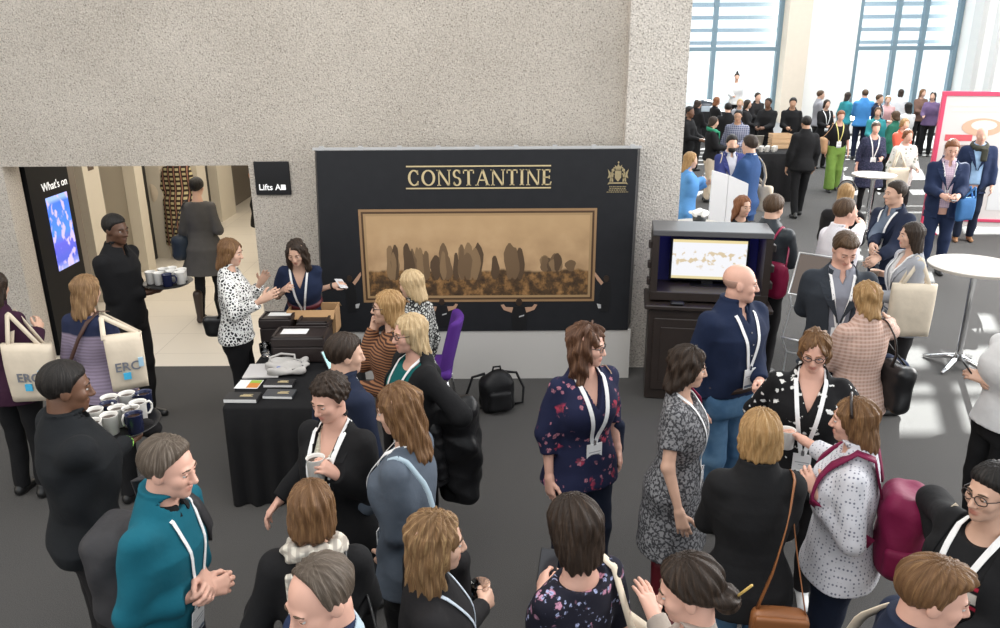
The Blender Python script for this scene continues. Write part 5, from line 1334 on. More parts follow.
# ------------------------------------------------------------------ palettes
SKINS = {'fair': skinmat('skin_fair', (.60, .37, .27)), 'pink': skinmat('skin_pink', (.66, .38, .29)), 'tan': skinmat('skin_tan', (.44, .25, .16)), 'dark': skinmat('skin_dark', (.10, .048, .028)), 'brown': skinmat('skin_brown', (.14, .068, .040))}
HB = hairmat('hair_black', (.010, .008, .007), (.05, .04, .035)); HD = hairmat('hair_dark_brown', (.028, .017, .011), (.09, .055, .035)); HM_ = hairmat('hair_mid_brown', (.075, .042, .022), (.20, .12, .065))
HL = hairmat('hair_light_brown', (.15, .075, .032), (.40, .23, .10)); HBL = hairmat('hair_blonde', (.36, .21, .085), (.68, .47, .24)); HPB = hairmat('hair_pale_blonde', (.52, .37, .20), (.80, .65, .43)); HG = hairmat('hair_ginger', (.20, .075, .03), (.38, .17, .08)); HGY = hairmat('hair_grey_brown', (.10, .075, .055), (.30, .25, .21)); HST = hairmat('hair_streaked', (.20, .11, .05), (.62, .42, .20))
BLACK = cloth('black_cloth', (.008, .008, .009)); BLACK2 = cloth('black_jersey', (.013, .012, .013)); NAVY = cloth('navy_cloth', (.012, .018, .040)); NAVYS = cloth('navy_suit', (.014, .024, .062)); BLUES = cloth('blue_suit', (.03, .07, .18)); CHAR = cloth('charcoal_suit', (.030, .036, .046))
JEAN = cloth('blue_jeans', (.055, .13, .24), 'denim', c2=(.12, .23, .36)); DJEAN = cloth('dark_jeans', (.010, .015, .032)); WSH = cloth('white_shirt', (.60, .60, .60)); LSH = cloth('lilac_shirt', (.68, .65, .70), 'vstripes', c2=(.76, .74, .77), scale=3); 
LAN = plain('white_lanyard', (.78, .78, .78), .6); SHB = plain('black_shoe_leather', (.012, .012, .012), .35); SHW = plain('white_trainer', (.7, .7, .7), .6); SHT = plain('tan_shoe', (.25, .12, .05), .5)
SPEC = plain('dark_spectacle_frame', (.02, .012, .01), .3)

def P(*a, **k): return Person(*a, **k)
# ------------------------------------------------------------------ outfits
def suit(p, mat, shirt, tr=None, hem=.76, opn=(1.12, .075, .05, True), shoes=SHB, nk='vs', tie=None, slv=.97, off=.022):
    p.top('shirt', shirt, off=.011, hem=.90, slv=.9, neck=nk)
    p.collar(shirt)
    p.top('jacket', mat, off=off, hem=hem, slv=slv, neck='v', opn=opn, fold=.010, flare=.004)
    p.lapels(mat, zb=opn[0] + .02, wt=opn[1]); p.collar(mat, 'jacket_collar', r=.082, z=1.462, opn=1.6)
    p.trousers(tr or mat); p.shoes(shoes)
def casual(p, name, mat, tr, trn='trousers', shoes=SHB, **k):
    p.top(name, mat, **k); p.trousers(tr, trn); p.shoes(shoes)
FV = dict
# ================= left group
p = P(-5, 287, 1.66, 12, 'f', 'person in a dark plum jacket at the far left edge, carrying a printed calico tote', arms=('hang', 'strap'))
p.build_body('fair'); p.hair('long', HD, L=.26, wave=.004)
casual(p, 'jacket', cloth('plum_cloth', (.035, .010, .026)), BLACK, off=.022, hem=.80, flare=.02)
tq = aty(26, 344, p.root_loc[1] - .20); tote(p, (tq.x, tq.y, tq.z), 'calico tote with large grey letters, hanging behind the person in plum', w=.34, h=.40, sh=(.13, -.02, 1.455), logo=erc_logo)
p = P(87, 290, 1.66, 14, 'f', 'person in a lavender knit top with a navy yoke, seen from behind', arms=('hang', 'hang'), yaw=8)
p.build_body('fair'); p.hair('long', HST, L=.21, wave=.003, w=1.05, amp=.003)
casual(p, 'knit_top', cloth('lavender_knit', (.27, .22, .30), 'yoke', c2=(.016, .022, .055), scale=1.27), BLACK, off=.014, hem=.84, slv=.98, neck='boat', flare=.015)
pts = [v3(.11, .06, 1.475), v3(.10, -.02, 1.50), v3(.06, -.10, 1.44), v3(0, -.135, 1.33), v3(-.08, -.145, 1.18), v3(-.14, -.12, 1.04), v3(-.17, -.07, .97)]
o = empty('shoulder_bag', p.root_loc, p.rz, 'brown leather bag strap worn crosswise over the lavender knit top', 'bag'); m = MB(); m.ribbon([Vector((q_ * p.s).tolist()) for q_ in pts], [Vector((.4, -1, .6)) if k_ > 1 else Vector((0, .2, 1)) for k_ in range(7)], .024, .004); m.build('strap', plain('brown_leather', (.06, .025, .018), .45), o, True)
Vb, Qb = mesh_sdf(lambda P_: rbox(P_, (-.215, -.06, .88), (.05, .12, .10), .04), (-.3, -.22, .74), (-.12, .1, 1.02), .012); mesh_np('bag_body', Vb * p.s, Qb, MATS['brown_leather'], o)
tq = aty(122, 334, p.root_loc[1] - .15); tote(p, (tq.x, tq.y, tq.z), 'calico tote with small letters, hanging from the shoulder of the lavender knit top', w=.23, h=.38, rz=.45, sh=(.12, -.02, 1.455), logo=erc_logo)
Mx = None
p = P(116, 229, 1.80, 104, 'm', 'person in a black shirt holding a tray of cups at the lift lobby opening', arms=(('px', 140, 284, 1.17), ('px', 147, 292, 1.14)), hands=('flat', 'hold'), skin='dark', yaw=6, hb=((.3, -.3, -1), (.3, -.2, -1)), w=.98)
p.build_body('dark'); p.eyes((.05, .03, .02), (.01, .008, .007)); p.hair('short', HB, t=.008, amp=.001, hl=.066)
casual(p, 'shirt', BLACK, BLACK2, off=.016, hem=.86, slv=.97, neck='vs', fold=.008); p.collar(BLACK)
def tray_of(loc, rz, label, r=.21, oval=1.0):
    o = empty('serving_tray', loc, rz, label, 'tray'); MB().lathe([(r - .03, 0), (r, .018), (r - .006, .02), (r - .032, .006)], n=36).build('tray_plate', plain('tray_black', (.012, .012, .013), .35), o, True); return o
h0 = p.hand(1, (0, .10, .0)); tc = Vector((h0.x + .06, h0.y + .04, h0.z + .045)); tray_of(tc, 0, 'black tray of cups held at the lift lobby opening', .20)
lids = [(-.13, -.02), (-.06, .07), (-.05, -.05), (.0, .11), (.03, .01), (.04, -.10), (.10, .06), (.12, -.03)]
for k, (dx, dy) in enumerate(lids): mug((tc.x + dx, tc.y + dy, tc.z + .009), k * 1.3, 'navy cup on the tray held at the lift lobby opening' if k == 5 else 'white cup on the tray held at the lift lobby opening', NVC if k == 5 else CERAM, 'white cups on the tray at the lobby opening' if k != 5 else None, drink=False)
p = P(175, 153, 1.66, 2, 'f', 'person in a long black and ochre checked coat walking away into the lift lobby', arms=('hang', 'hang'), stride=.08)
p.build_body('fair'); p.hair('long', HBL, L=.26)
casual(p, 'coat', cloth('checked_coat', (.035, .022, .018), 'blocks', c2=(.48, .42, .24), c3=(.34, .17, .12), scale=1.15), BLACK, off=.03, hem=.22, flare=.10)
tq = p.l2w(v3(-.29, -.02, 1.22)); tote(p, tq, 'cream bag on the left shoulder of the checked coat', w=.30, h=.36, rz=0.2, sh=(-.14, -.02, 1.455))
p = P(197, 187, 1.66, 2, 'f', 'person in a grey dress with a red belt walking away through the lobby', arms=('hang', ('px', 217, 222, 1.12)), stride=.10)
p.build_body('fair'); p.hair('short', HB, t=.012, hl=.07)
p.top('dress', cloth('grey_wool', (.075, .072, .070)), off=.018, hem=.60, slv=.8, neck='boat', flare=.09); p.belt(plain('red_belt', (.22, .012, .02), .4), 1.07, .022, .03); p.trousers(BLACK, 'tights', off=.0); p.shoes(plain('dark_brown_boot', (.030, .018, .014), .4), 'boot', up=.36)
hang_bag(p, (-.155, 0, 1.45), (-.24, -.06, .93), (.20, .28, .30), cloth('slate_blue_leather', (.018, .028, .045), rough=.5), 'dark blue bag on the left side of the grey dress', seed=3)
p = P(258, 157, 1.65, 95, 'f', 'person in a black coat deep in the lobby, cut off by the lift sign wall', arms=('hang', 'front'))
p.build_body('fair'); p.hair('long', HL, L=.27); casual(p, 'coat', BLACK, BLACK, off=.02, hem=.6, flare=.03)
hang_bag(p, (.155, 0, 1.45), (.24, .05, 1.12), (.2, .1, .2), plain('orange_tan_leather', (.36, .13, .05), .45), 'small orange-tan handbag beside the lift sign wall', 'handbag', seed=2)
p = P(231, 252, 1.65, 84, 'f', 'person in a black and white spotted blouse gesturing beside the table', arms=(('px', 261, 282, 1.26), ('px', 262, 300, 1.24)), hands=('flat', 'flat'), yaw=5, pitch=12)
p.build_body('fair'); p.eyes(); p.hair('long', HL, L=.17, wave=.004)
casual(p, 'blouse', cloth('leopard_blouse', (.025, .025, .028), 'leopard', c2=(.72, .72, .70)), BLACK, off=.022, hem=.88, slv=.9, neck='crew', flare=.015, fold=.010)
hang_bag(p, (-.16, -.02, 1.44), (-.22, -.20, .92), (.10, .26, .19), plain('black_leather', (.010, .010, .011), .35), 'black bag at the hip of the spotted blouse', seed=1)
p = P(296, 252, 1.62, 176, 'f', 'person in a navy dress with a maroon belt leaning over the table end', lean=20, pitch=14, yaw=6, arms=(('px', 332, 286, 1.12), ('px', 284, 290, 1.15)), hands=('hold', 'relax'))
p.build_body('fair'); p.eyes(); p.hair('long', HD, L=.30, wave=.008, back=-.03, w=1.3, open=.03)
p.top('dress', cloth('navy_dress', (.012, .020, .050)), off=.014, hem=.50, slv=.45, neck='v', flare=.05); p.belt(plain('maroon_belt', (.10, .012, .02), .5), 1.05, .026, .05); p.trousers(BLACK, 'tights', off=0); p.shoes(SHB); p.lanyard(LAN, 1.06)
h0 = p.hand(0, (0, .08, -.025)); phone((h0.x, h0.y, h0.z + .02), (.3, .2, .6), 'white phone held up over the carton beside the navy dress', (.75, .75, .75), (.6, .6, .62))
o = empty('wristwatch', p.l2w(p.W[0]), 0, 'dark wristwatch on the wrist of the navy dress wearer', 'watch'); m = MB(); a_ = unit(p.W[0] - p.E[0]); zq = Vector((p.Rw @ a_).tolist()).to_track_quat('Z', 'Y').to_matrix().to_4x4(); m.lathe([(.029, -.009), (.032, -.007), (.032, .007), (.029, .009)], n=20, M=zq); m.build('watch_strap', SHB, o, True)
# ---- older waiter with mugs
p = P(67, 387, 1.78, 50, 'm', 'person in a black shirt with a lime wristband carrying a tray of mugs', w=1.14, arms=(('px', 100, 432, 1.14), ('px', 137, 440, 1.16)), hands=('flat', 'hold'), yaw=12, pitch=10, hb=((.2, -.2, -1), (.2, -.1, -1)))
p.build_body('brown'); p.eyes((.05, .03, .02), (.01, .008, .007)); p.hair('short', HB, t=.010, amp=.0012, hl=.068)
casual(p, 'shirt', cloth('black_shirt', (.009, .0105, .0125)), BLACK2, off=.024, hem=.84, slv=.95, neck='crew', fold=.016); p.collar(BLACK)
o = empty('wristband', p.l2w(p.W[1] - unit(p.W[1] - p.E[1]) * .012), 0, 'lime green wristband on the arm under the mug tray', 'wristband'); m = MB(); zq = Vector((p.Rw @ unit(p.W[1] - p.E[1])).tolist()).to_track_quat('Z', 'Y').to_matrix().to_4x4(); m.lathe([(.031, -.011), (.036, -.011), (.036, .011), (.031, .011)], n=24, M=zq, cap=False); m.build('band', plain('lime', (.30, .75, .12), .5), o, True)
hz_ = p.hand(1, (0, .09, 0)); tc = atz(117, 426, hz_.z + .035); tray_of(tc, .2, 'black tray crowded with mugs, held above the lime wristband', .215)
MG = [(98, 427, 0), (112, 422, 0), (123, 414, 0), (100, 416, 0), (115, 404, 0), (126, 402, 0), (145, 409, 0), (111, 410, 1), (141, 420, 1), (145, 400, 1), (133, 412, 0)]
dsc = ['white mug at the left rim of the mug tray', 'white mug nearest the camera on the mug tray', 'white mug in the middle of the mug tray', 'white mug beside the black shirt on the mug tray', 'white mug at the back of the mug tray, left', 'white mug at the back of the mug tray, middle', 'white mug at the right rim of the mug tray', 'navy mug among the white ones at the left back of the tray', 'navy mug on the mug tray above the lime wristband', 'navy mug behind the rest at the far rim', 'white mug beside the two navy mugs on the right of the tray']
placed = []
for k, (u_, v_, nv) in enumerate(MG):
    q = atz(117 + (u_ - 120) * .95, 426 + (v_ - 413) * 1.1, tc.z)
    q2 = Vector((q.x, q.y))
    for _ in range(30):
        for w_ in placed:
            dd = q2 - w_
            if dd.length < .084: q2 = w_ + dd.normalized() * .0845
    dd = q2 - Vector((tc.x, tc.y))
    if dd.length > .20: q2 = Vector((tc.x, tc.y)) + dd.normalized() * .20
    placed.append(q2.copy())
    mug((q2.x, q2.y, tc.z + .008), 1.8 + k * .9, dsc[k], NVC if nv else CERAM, drink=True)
h0 = p.hand(1, (0, .15, .0)); o = empty('folded_napkin', (h0.x + .03, h0.y + .03, h0.z), 0, 'bunched black cloth napkin by the fingers on the mug tray', 'napkin')
Vb, Qb = mesh_sdf(lambda P_: elli(P_, (0, 0, .03), (.06, .055, .05)) + folds(P_, 6, .022, 60), (-.1, -.1, -.05), (.1, .1, .12), .007); mesh_np('napkin_cloth', Vb, Qb, BLACK2, o)
# ---- teal jumper man
p = P(170, 467, 1.74, 98, 'm', 'person in a teal jumper with clasped hands at the lower left', arms=((.02, .17, 1.13), (.02, .19, 1.10)), hands=('grip', 'grip'), yaw=0, pitch=8, w=1.0, lean=8)
p.build_body('pink'); p.eyes(); p.hair('balding', HGY, t=.012, rec=.045, amp=.003)
p.top('shirt', BLACK, off=.010, hem=.9, slv=.6, neck='v'); p.collar(BLACK, t=.01, hgt=.03)
casual(p, 'jumper', cloth('teal_wool', (.006, .105, .15)), DJEAN, off=.020, hem=.86, slv=.80, neck='crew', fold=.014); p.lanyard(LAN, 1.02, w=.013)
backpack(p, cloth('grey_nylon', (.035, .034, .037), rough=.6), 'grey backpack slung on the left shoulder of the teal jumper', z=1.06, size=(.30, .20, .46), pocket=False, y=-.14, onesh=-1)
# ================= table group
p = P(409, 333, 1.68, 238, 'f', 'person with glasses in a teal top and open black cardigan', w=1.08, yaw=6, arms=(('px', 437, 418, 1.06), ('px', 398, 398, 1.08)), pitch=4)
p.build_body('pink'); p.eyes((.1, .12, .16), (.3, .2, .1)); p.hair('long', HPB, L=.17, wave=.003, amp=.003); p.glasses(SPEC)
p.top('top', cloth('teal_top', (.003, .095, .095)), off=.012, hem=.84, slv=.5, neck='scoop'); p.top('cardigan', BLACK, off=.024, hem=.72, slv=.97, neck='v', opn=(1.2, .105, .12, False), flare=.02); p.trousers(BLACK2); p.shoes(SHB); p.lanyard(LAN, 1.06, w=.014)
q = atz(452, 425, 1.0); o = empty('puffer_coat', (q.x, q.y, .95), 0, 'black quilted coat draped over the arm beside the teal top', 'coat')
f = lambda P_: smin(rbox(P_, (0, 0, .02), (.15, .11, .20), .08), rbox(P_, (.03, -.02, -.22), (.12, .08, .22), .06), .06) + .005 * np.abs(np.sin(P_[:, 2] * 30 + P_[:, 0] * 14)) + folds(P_, 8, .030, 26)
Vb, Qb = mesh_sdf(f, (-.25, -.22, -.5), (.25, .22, .3), .009); mesh_np('coat_body', Vb, Qb, cloth('black_quilted', (.008, .008, .009), rough=.4), o)
f = lambda P_: cone(P_, (-.10, -.10, .08), (-.06, -.13, -.20), .055, .045) + .008 * np.abs(np.sin(P_[:, 2] * 44)); Vb, Qb = mesh_sdf(f, (-.25, -.25, -.32), (.1, .05, .2), .009); mesh_np('sleeve', Vb, Qb, MATS['black_quilted'], o)
p = P(387, 307, 1.66, 262, 'f', 'person with glasses in a brown striped jumper, hand at the chin', arms=('fold', ('px', 374, 328, 1.40)), hands=('relax', 'fist'), pitch=0)
p.build_body('fair'); p.eyes(); p.hair('long', HBL, L=.19, amp=.003); p.glasses(SPEC)
casual(p, 'jumper', cloth('striped_jumper', (.045, .020, .014), 'stripes', c2=(.26, .12, .06), scale=2.2), BLACK, off=.02, hem=.86)
p = P(411, 284, 1.60, 296, 'f', 'person in a black and white patterned blouse behind the striped jumper', arms=('hang', 'hang'))
p.build_body('fair'); p.hair('long', HPB, L=.14); casual(p, 'blouse', cloth('bw_pattern', (.45, .45, .43), 'leopard', c2=(.015, .015, .016), scale=1.0), BLACK, off=.018, hem=.86)
p = P(346, 354, 1.66, 44, 'm', 'person in a navy jumper over a white collar, seen from behind at the table', arms=('hang', 'hang'), yaw=22, pitch=8)
p.build_body('fair'); p.hair('short', HD, t=.012, hl=.068, amp=.003); p.top('shirt', WSH, off=.010, hem=.84, slv=.99, neck='v'); p.collar(WSH)
casual(p, 'jumper', NAVY, BLACK2, off=.018, hem=.88, slv=.94, neck='crew')
p = P(329, 398, 1.66, 202, 'f', 'person in a black cardigan and white lanyard holding a mug by the table', yaw=14, pitch=16, arms=(('px', 336, 474, 1.24), ('px', 280, 500, .95)), hands=('grip', 'relax'))
p.build_body('pink'); p.eyes(); p.hair('curlshort', HD, t=.016, hl=.064, amp=.004)
p.top('blouse', cloth('cream_print', (.50, .47, .36), 'leopard', c2=(.62, .60, .5), scale=1.4), off=.012, hem=.84, slv=.5, neck='v'); p.top('cardigan', BLACK, off=.024, hem=.78, slv=.98, neck='v', opn=(1.04, .06, .04, True), flare=.02); p.lapels(BLACK, 1.06, .06)
p.trousers(BLACK2); p.shoes(SHB); p.lanyard(LAN, 1.0, badge=False, w=.022)
h0 = p.hand(0, (0, .07, -.05)); mug((h0.x - .01, h0.y, h0.z - .045), 0.3, 'white mug held in front of the black cardigan and wide white lanyard')
p = P(398, 409, 1.73, 284, 'f', 'person in a grey-blue blazer with a pale blue bag strap, seen from the side', arms=(('px', 384, 556, .90), ('px', 357, 515, .95)), yaw=-6, pitch=12)
p.build_body('fair'); p.eyes(); p.hair('long', HL, L=.27, wave=.005, back=.03, w=1.08, amp=.003)
p.top('shirt', WSH, off=.011, hem=.84, slv=1.0, neck='v'); p.top('blazer', cloth('grey_blue_tweed', (.085, .105, .135), weave=.3), off=.024, hem=.80, slv=.93, neck='v', opn=(1.08, .075, .06, True), flare=.02); p.trousers(cloth('black_leather_trousers', (.008, .008, .009), rough=.35)); p.shoes(SHB); p.lanyard(LAN, 1.03)
hang_bag(p, (-.13, -.02, 1.45), (-.20, -.20, .98), (.12, .30, .24), BLACK2, 'dark bag with a pale blue strap on the grey-blue blazer', strapmat=plain('pale_blue_strap', (.35, .45, .52), .6), seed=4)
p = P(312, 509, 1.62, 352, 'f', 'person in a black coat and cream checked scarf, seen from behind', arms=(('px', 262, 600, 1.0), 'front'), pitch=12)
p.build_body('fair'); p.hair('bob', HL, L=.105, amp=.003, back=0.01, w=1.14, t=.014); casual(p, 'coat', BLACK, BLACK2, off=.026, hem=.6, flare=.04, neck='high')
p.scarf(cloth('cream_check', (.62, .58, .50), 'plaid', c2=(.30, .27, .24), c3=(.34, .3, .26), scale=2.5), r=.088, side=-1, tailz=1.20, back=True)
hang_bag(p, (.12, -.02, 1.46), (.20, -.18, .98), (.10, .28, .22), MATS['black_leather'], 'black bag on the right shoulder of the coat with the cream scarf', seed=5)
p = P(319, 597, 1.75, 226, 'm', 'person in a navy jumper with a pale blue collar at the bottom edge', arms=('hang', 'hang'), pitch=18)
p.build_body('pink'); p.eyes(); p.hair('balding', HGY, t=.008, rec=.0, amp=.003)
p.top('shirt', cloth('pale_blue_shirt', (.45, .55, .62)), off=.011, hem=.88, slv=.98, neck='v'); p.collar(MATS['pale_blue_shirt']); casual(p, 'jumper', NAVYS, DJEAN, off=.018, hem=.86, neck='v')
p = P(437, 541, 1.67, 84, 'f', 'person in a black top holding a stemless glass at the bottom edge', arms=('hang', ('px', 482, 606, 1.10)), hands=('relax', 'hold'), yaw=-6, pitch=6)
p.build_body('fair'); p.eyes(); p.hair('long', HST, L=.50, wave=.004, back=.02, w=1.1, amp=.003)
casual(p, 'top', BLACK2, BLACK, off=.014, hem=.84, neck='crew'); p.lanyard(plain('blue_white_lanyard', (.55, .62, .70), .6), 1.08, badge=False, w=.010)
h0 = p.hand(1, (0, .085, -.05)); tumbler((h0.x, h0.y, h0.z - .03), 'stemless glass held in front of the black top at the bottom edge', .10, .036)
# ================= centre
p = P(588, 345, 1.70, 156, 'f', 'person with glasses in a navy floral blouse and dark jeans', w=1.06, yaw=-42, pitch=5, arms=((.245, -.02, .94), (.225, .03, .87)), tilt=-3)
p.build_body('pink'); p.eyes(); p.hair('long', hairmat('hair_auburn', (.085, .038, .020), (.30, .16, .09)), L=.25, wave=.011, back=-.03, w=1.22, amp=.003, t=.014, open=.02); p.glasses(SPEC)
p.top('blouse', cloth('navy_floral', (.012, .015, .045), 'floral', c2=(.42, .045, .085), c3=(.38, .15, .20), scale=.9), off=.020, hem=.82, slv=.72, neck='v', flare=.025, fold=.010)
p.trousers(DJEAN, 'jeans', wide=.035); p.shoes(SHB); p.lanyard(LAN, 1.09, w=.020)
hang_bag(p, (-.14, -.01, 1.45), (-.27, -.16, .98), (.10, .24, .24), NAVY, 'navy bag on the far shoulder of the floral blouse', strapmat=plain('tan_strap', (.42, .30, .22), .6), seed=6)
p = P(573, 527, 1.66, 322, 'f', 'person in a dark floral dress holding a black phone, seen from behind', arms=(('px', 543, 592, 1.12), 'hang'), hands=('hold', 'relax'), pitch=10, yaw=-4)
p.build_body('pink'); p.hair('bob', HD, L=.15, back=.0, w=1.2, t=.018, amp=.0025)
p.top('dress', cloth('dark_floral', (.012, .012, .022), 'floral', c2=(.52, .25, .36), c3=(.36, .40, .62), scale=1.5), off=.014, hem=.46, slv=.45, neck='backlow', flare=.05); p.trousers(BLACK, 'tights', off=0); p.shoes(SHB)
h0 = p.hand(0, (0, .09, -.025)); phone((h0.x, h0.y + .02, h0.z + .03), (.75, .1, -.15), 'black phone held beside the dark floral dress')
o = empty('tote_bag', p.root_loc, p.rz, 'cream tote strap over the right shoulder of the dark floral dress', 'bag'); pts = [v3(.16, .13, 1.14), v3(.135, .11, 1.33), v3(.13, .03, 1.475), v3(.13, -.06, 1.455), v3(.15, -.13, 1.25), v3(.2, -.15, 1.1)]
m = MB(); m.ribbon([Vector((q_ * p.s).tolist()) for q_ in pts], [Vector((.3, .6, .7)), Vector((.2, .8, .4)), Vector((.2, 0, 1)), Vector((.2, -.5, .8)), Vector((.3, -1, .2)), Vector((.5, -1, 0))], .034, .004); m.build('handle', CAL, o, True)
V, F = bag_mesh(.3, .08, .34); mesh_np('bag_body', np.array(V) @ np.array([[0, -1, 0], [1, 0, 0], [0, 0, 1]]) * .98 + np.array([.29, .0, 1.06]) , F, CAL, o, True)
p = P(688, 590, 1.66, 286, 'f', 'person in a beige knit with a pencil through the bun, bottom edge', arms=(('px', 655, 618, 1.24), 'hang'), hands=('flat', 'relax'), pitch=16, hb=((0, -.4, 1), None))
p.build_body('pink'); p.eyes(); p.hair('bun', HD, bun=(0, -.120, -.045), br=.046, braid=True, t=.014, amp=.003); casual(p, 'blouse', cloth('beige_knit', (.36, .31, .27)), BLACK, off=.016, hem=.84)
q0, q1 = p.h2l((.07, -.115, -.01)), p.h2l((-.02, -.125, -.05)); a0 = p.l2w(p.h2l((-.10, -.225, .075))); a1 = p.l2w(p.h2l((.05, -.12, -.095)))
o = empty('pencil', tuple(a0), 0, 'yellow pencil stuck through a bun at the bottom edge', 'pencil'); m = MB(); d_ = a1 - a0; m.tube([(0, 0, 0), d_ * .97], .0038, 6); m.build('pencil_shaft', plain('pencil_yellow', (.62, .42, .12), .5), o, True); MB().tube([d_ * .97, d_], [.0038, .0006], 6).build('pencil_tip', SHB, o, True)
p = P(689, 367, 1.63, 112, 'f', 'person in a grey patterned dress and dark red boots', yaw=-14, pitch=8, arms=('hang', (.285, .07, .90)))
p.build_body('fair'); p.eyes(); p.hair('long', HD, L=.15, wave=.007, w=1.16, amp=.003, t=.015)
p.top('dress', cloth('grey_tweed', (.045, .045, .050), 'tweed', c2=(.24, .24, .25), scale=1.3), off=.018, hem=.54, slv=.34, neck='scoop', flare=.07); p.trousers(BLACK, 'tights', off=0); p.shoes(plain('dark_red_boot', (.13, .006, .014), .45), 'boot', up=.42); p.lanyard(LAN, 1.03, w=.014)
hang_bag(p, (-.13, -.02, 1.45), (-.24, .0, 1.08), (.10, .18, .26), cloth('crimson_nylon', (.25, .01, .05), rough=.5), 'crimson bag behind the shoulder of the grey patterned dress', seed=2)
p = P(741, 283, 1.80, 150, 'm', 'person in a navy shirt and blue jeans standing before the cabinet', w=1.2, yaw=-46, pitch=4, arms=(('px', 760, 382, 1.10), (.25, .0, .88)), hands=('fist', 'relax'))
p.build_body('pink'); p.eyes((.2, .22, .22), (.3, .2, .14)); p.hair('ring', plain('stubble', (.42, .25, .19), .7), ring=.03, t=.001, amp=.0)
casual(p, 'shirt', cloth('navy_shirt', (.010, .018, .048)), JEAN, 'jeans', off=.018, hem=.94, slv=.98, neck='vs', fold=.009); p.collar(MATS['navy_shirt']); p.belt(plain('brown_belt', (.05, .025, .015), .4), .975, .02, .035); p.lanyard(LAN, 1.13, w=.018)
for zz in (1.36, 1.29, 1.22, 1.15):
    c_ = p.surf([(0.0, zz)])[0]; m = MB(); m.lathe([(.005, 0), (.005, .003)], n=10, M=Matrix.Translation(Vector((c_ * p.s).tolist())) @ Matrix.Rotation(-PI / 2, 4, 'X')); m.build('button', plain('button_grey', (.3, .3, .32), .3), p.root)
p = P(815, 350, 1.66, 200, 'f', 'person with glasses in a black blouse printed with white birds', w=1.15, yaw=4, pitch=20, arms=(('px', 818, 418, 1.10), ('px', 798, 408, 1.13)), hands=('hold', 'grip'))
p.build_body('pink'); p.eyes((.15, .2, .25), (.25, .13, .06)); p.hair('bob', HL, L=.125, wave=.007, w=1.08, amp=.003); p.glasses(SPEC)
casual(p, 'blouse', cloth('bird_print', (.008, .008, .009), 'birds', c2=(.70, .70, .68)), BLACK2, off=.020, hem=.78, slv=.85, neck='v', flare=.02, fold=.008, shoes=SHW); p.lanyard(LAN, 1.05, w=.020)
h0 = p.hand(0, (0, .08, -.045)); tumbler((h0.x - .02, h0.y - .02, h0.z - .03), 'glass of dark drink held in front of the bird print blouse', .09, .033)
p = P(760, 435, 1.66, 8, 'f', 'person in a black blazer and blue jeans, seen from behind', arms=('front', 'front'), pitch=8)
p.build_body('fair'); p.hair('bob', HBL, L=.105, w=1.17, t=.016, amp=.003, back=0); p.top('shirt', WSH, off=.012, hem=.9, slv=.5, neck='high'); p.top('blazer', cloth('black_blazer', (.011, .011, .012)), off=.026, hem=.80, slv=.96, neck='crew', flare=.02, fold=.012); p.trousers(JEAN, 'jeans', wide=.01); p.shoes(SHB)
TAN = plain('tan_leather', (.28, .105, .035), .42, noise=.15)
def flapx(o, W, D_, H_):
    Vf, Qf = mesh_sdf(lambda P_: rbox(P_, (0, -D_ * .5, H_ * .12), (W * .46, .014, H_ * .36), .012), (-W, -D_, -H_), (W, D_, H_), .009); mesh_np('flap', Vf, Qf, TAN, o)
hang_bag(p, (.145, -.02, 1.46), (.12, -.20, .80), (.25, .10, .22), TAN, 'tan leather satchel hanging behind the black blazer', seed=7, extra=flapx, sw=.024)
p = P(853, 420, 1.63, 296, 'f', 'person in a pale dotted top wearing a burgundy backpack, sunglasses on head', w=1.22, pitch=6, yaw=0, arms=(('px', 818, 494, 1.20), ('px', 803, 440, 1.14)), hands=('relax', 'grip'))
p.build_body('pink'); p.eyes((.1, .15, .2), (.25, .13, .06)); p.hair('long', HL, L=.15, w=1.02, amp=.003)
casual(p, 'top', cloth('dotted_top', (.60, .60, .64), 'dots', c2=(.16, .17, .22), scale=.8), DJEAN, 'jeans', off=.018, hem=.84, slv=.82, neck='crew', flare=.02, fold=.008)
backpack(p, cloth('burgundy_nylon', (.17, .008, .048), rough=.6), 'burgundy backpack worn over the pale dotted top', z=1.13, size=(.33, .20, .44), y=-.15)
m = MB(); m.tube([Vector((p.h2l((.092 * math.sin(a), .0 + .01 * math.cos(a * 1), .035 + .118 * math.cos(a) * .92)) * p.s).tolist()) for a in np.linspace(-1.45, 1.45, 16)], .006, 6); m.build('sunglasses', SPEC, p.root, True)
h0 = p.hand(1, (0, .08, -.045)); mug((h0.x, h0.y, h0.z - .05), 2.0, 'white mug held out between the dotted top and the bird print blouse')
# ================= right-hand group
p = P(866, 297, 1.64, 346, 'f', 'person in a beige patterned blouse and mustard trousers, seen from behind', arms=('front', ('px', 893, 318, 1.15)), pitch=4, w=1.08)
p.build_body('fair'); p.hair('long', HBL, L=.14, wave=.006, w=1.0, amp=.003)
casual(p, 'blouse', cloth('beige_lace', (.50, .33, .27), 'plaid', c2=(.36, .22, .17), c3=(.60, .45, .38), scale=3.2), cloth('mustard', (.32, .165, .03)), off=.022, hem=.82, flare=.02, fold=.008, shoes=SHW)
hang_bag(p, (.14, -.02, 1.45), (.21, -.14, 1.02), (.14, .26, .34), MATS['black_leather'], 'black leather shoulder bag on the beige patterned blouse', seed=3)
o = empty('draped_jacket', p.l2w(v3(.33, .05, .98)), p.rz, 'navy jacket draped over the forearm beside the black shoulder bag', 'jacket'); Vb, Qb = mesh_sdf(lambda P_: rbox(P_, (0, 0, 0), (.06, .13, .16), .05) + folds(P_, 2, .015, 30), (-.14, -.22, -.26), (.14, .22, .26), .012); mesh_np('jacket_cloth', Vb, Qb, NAVYS, o)
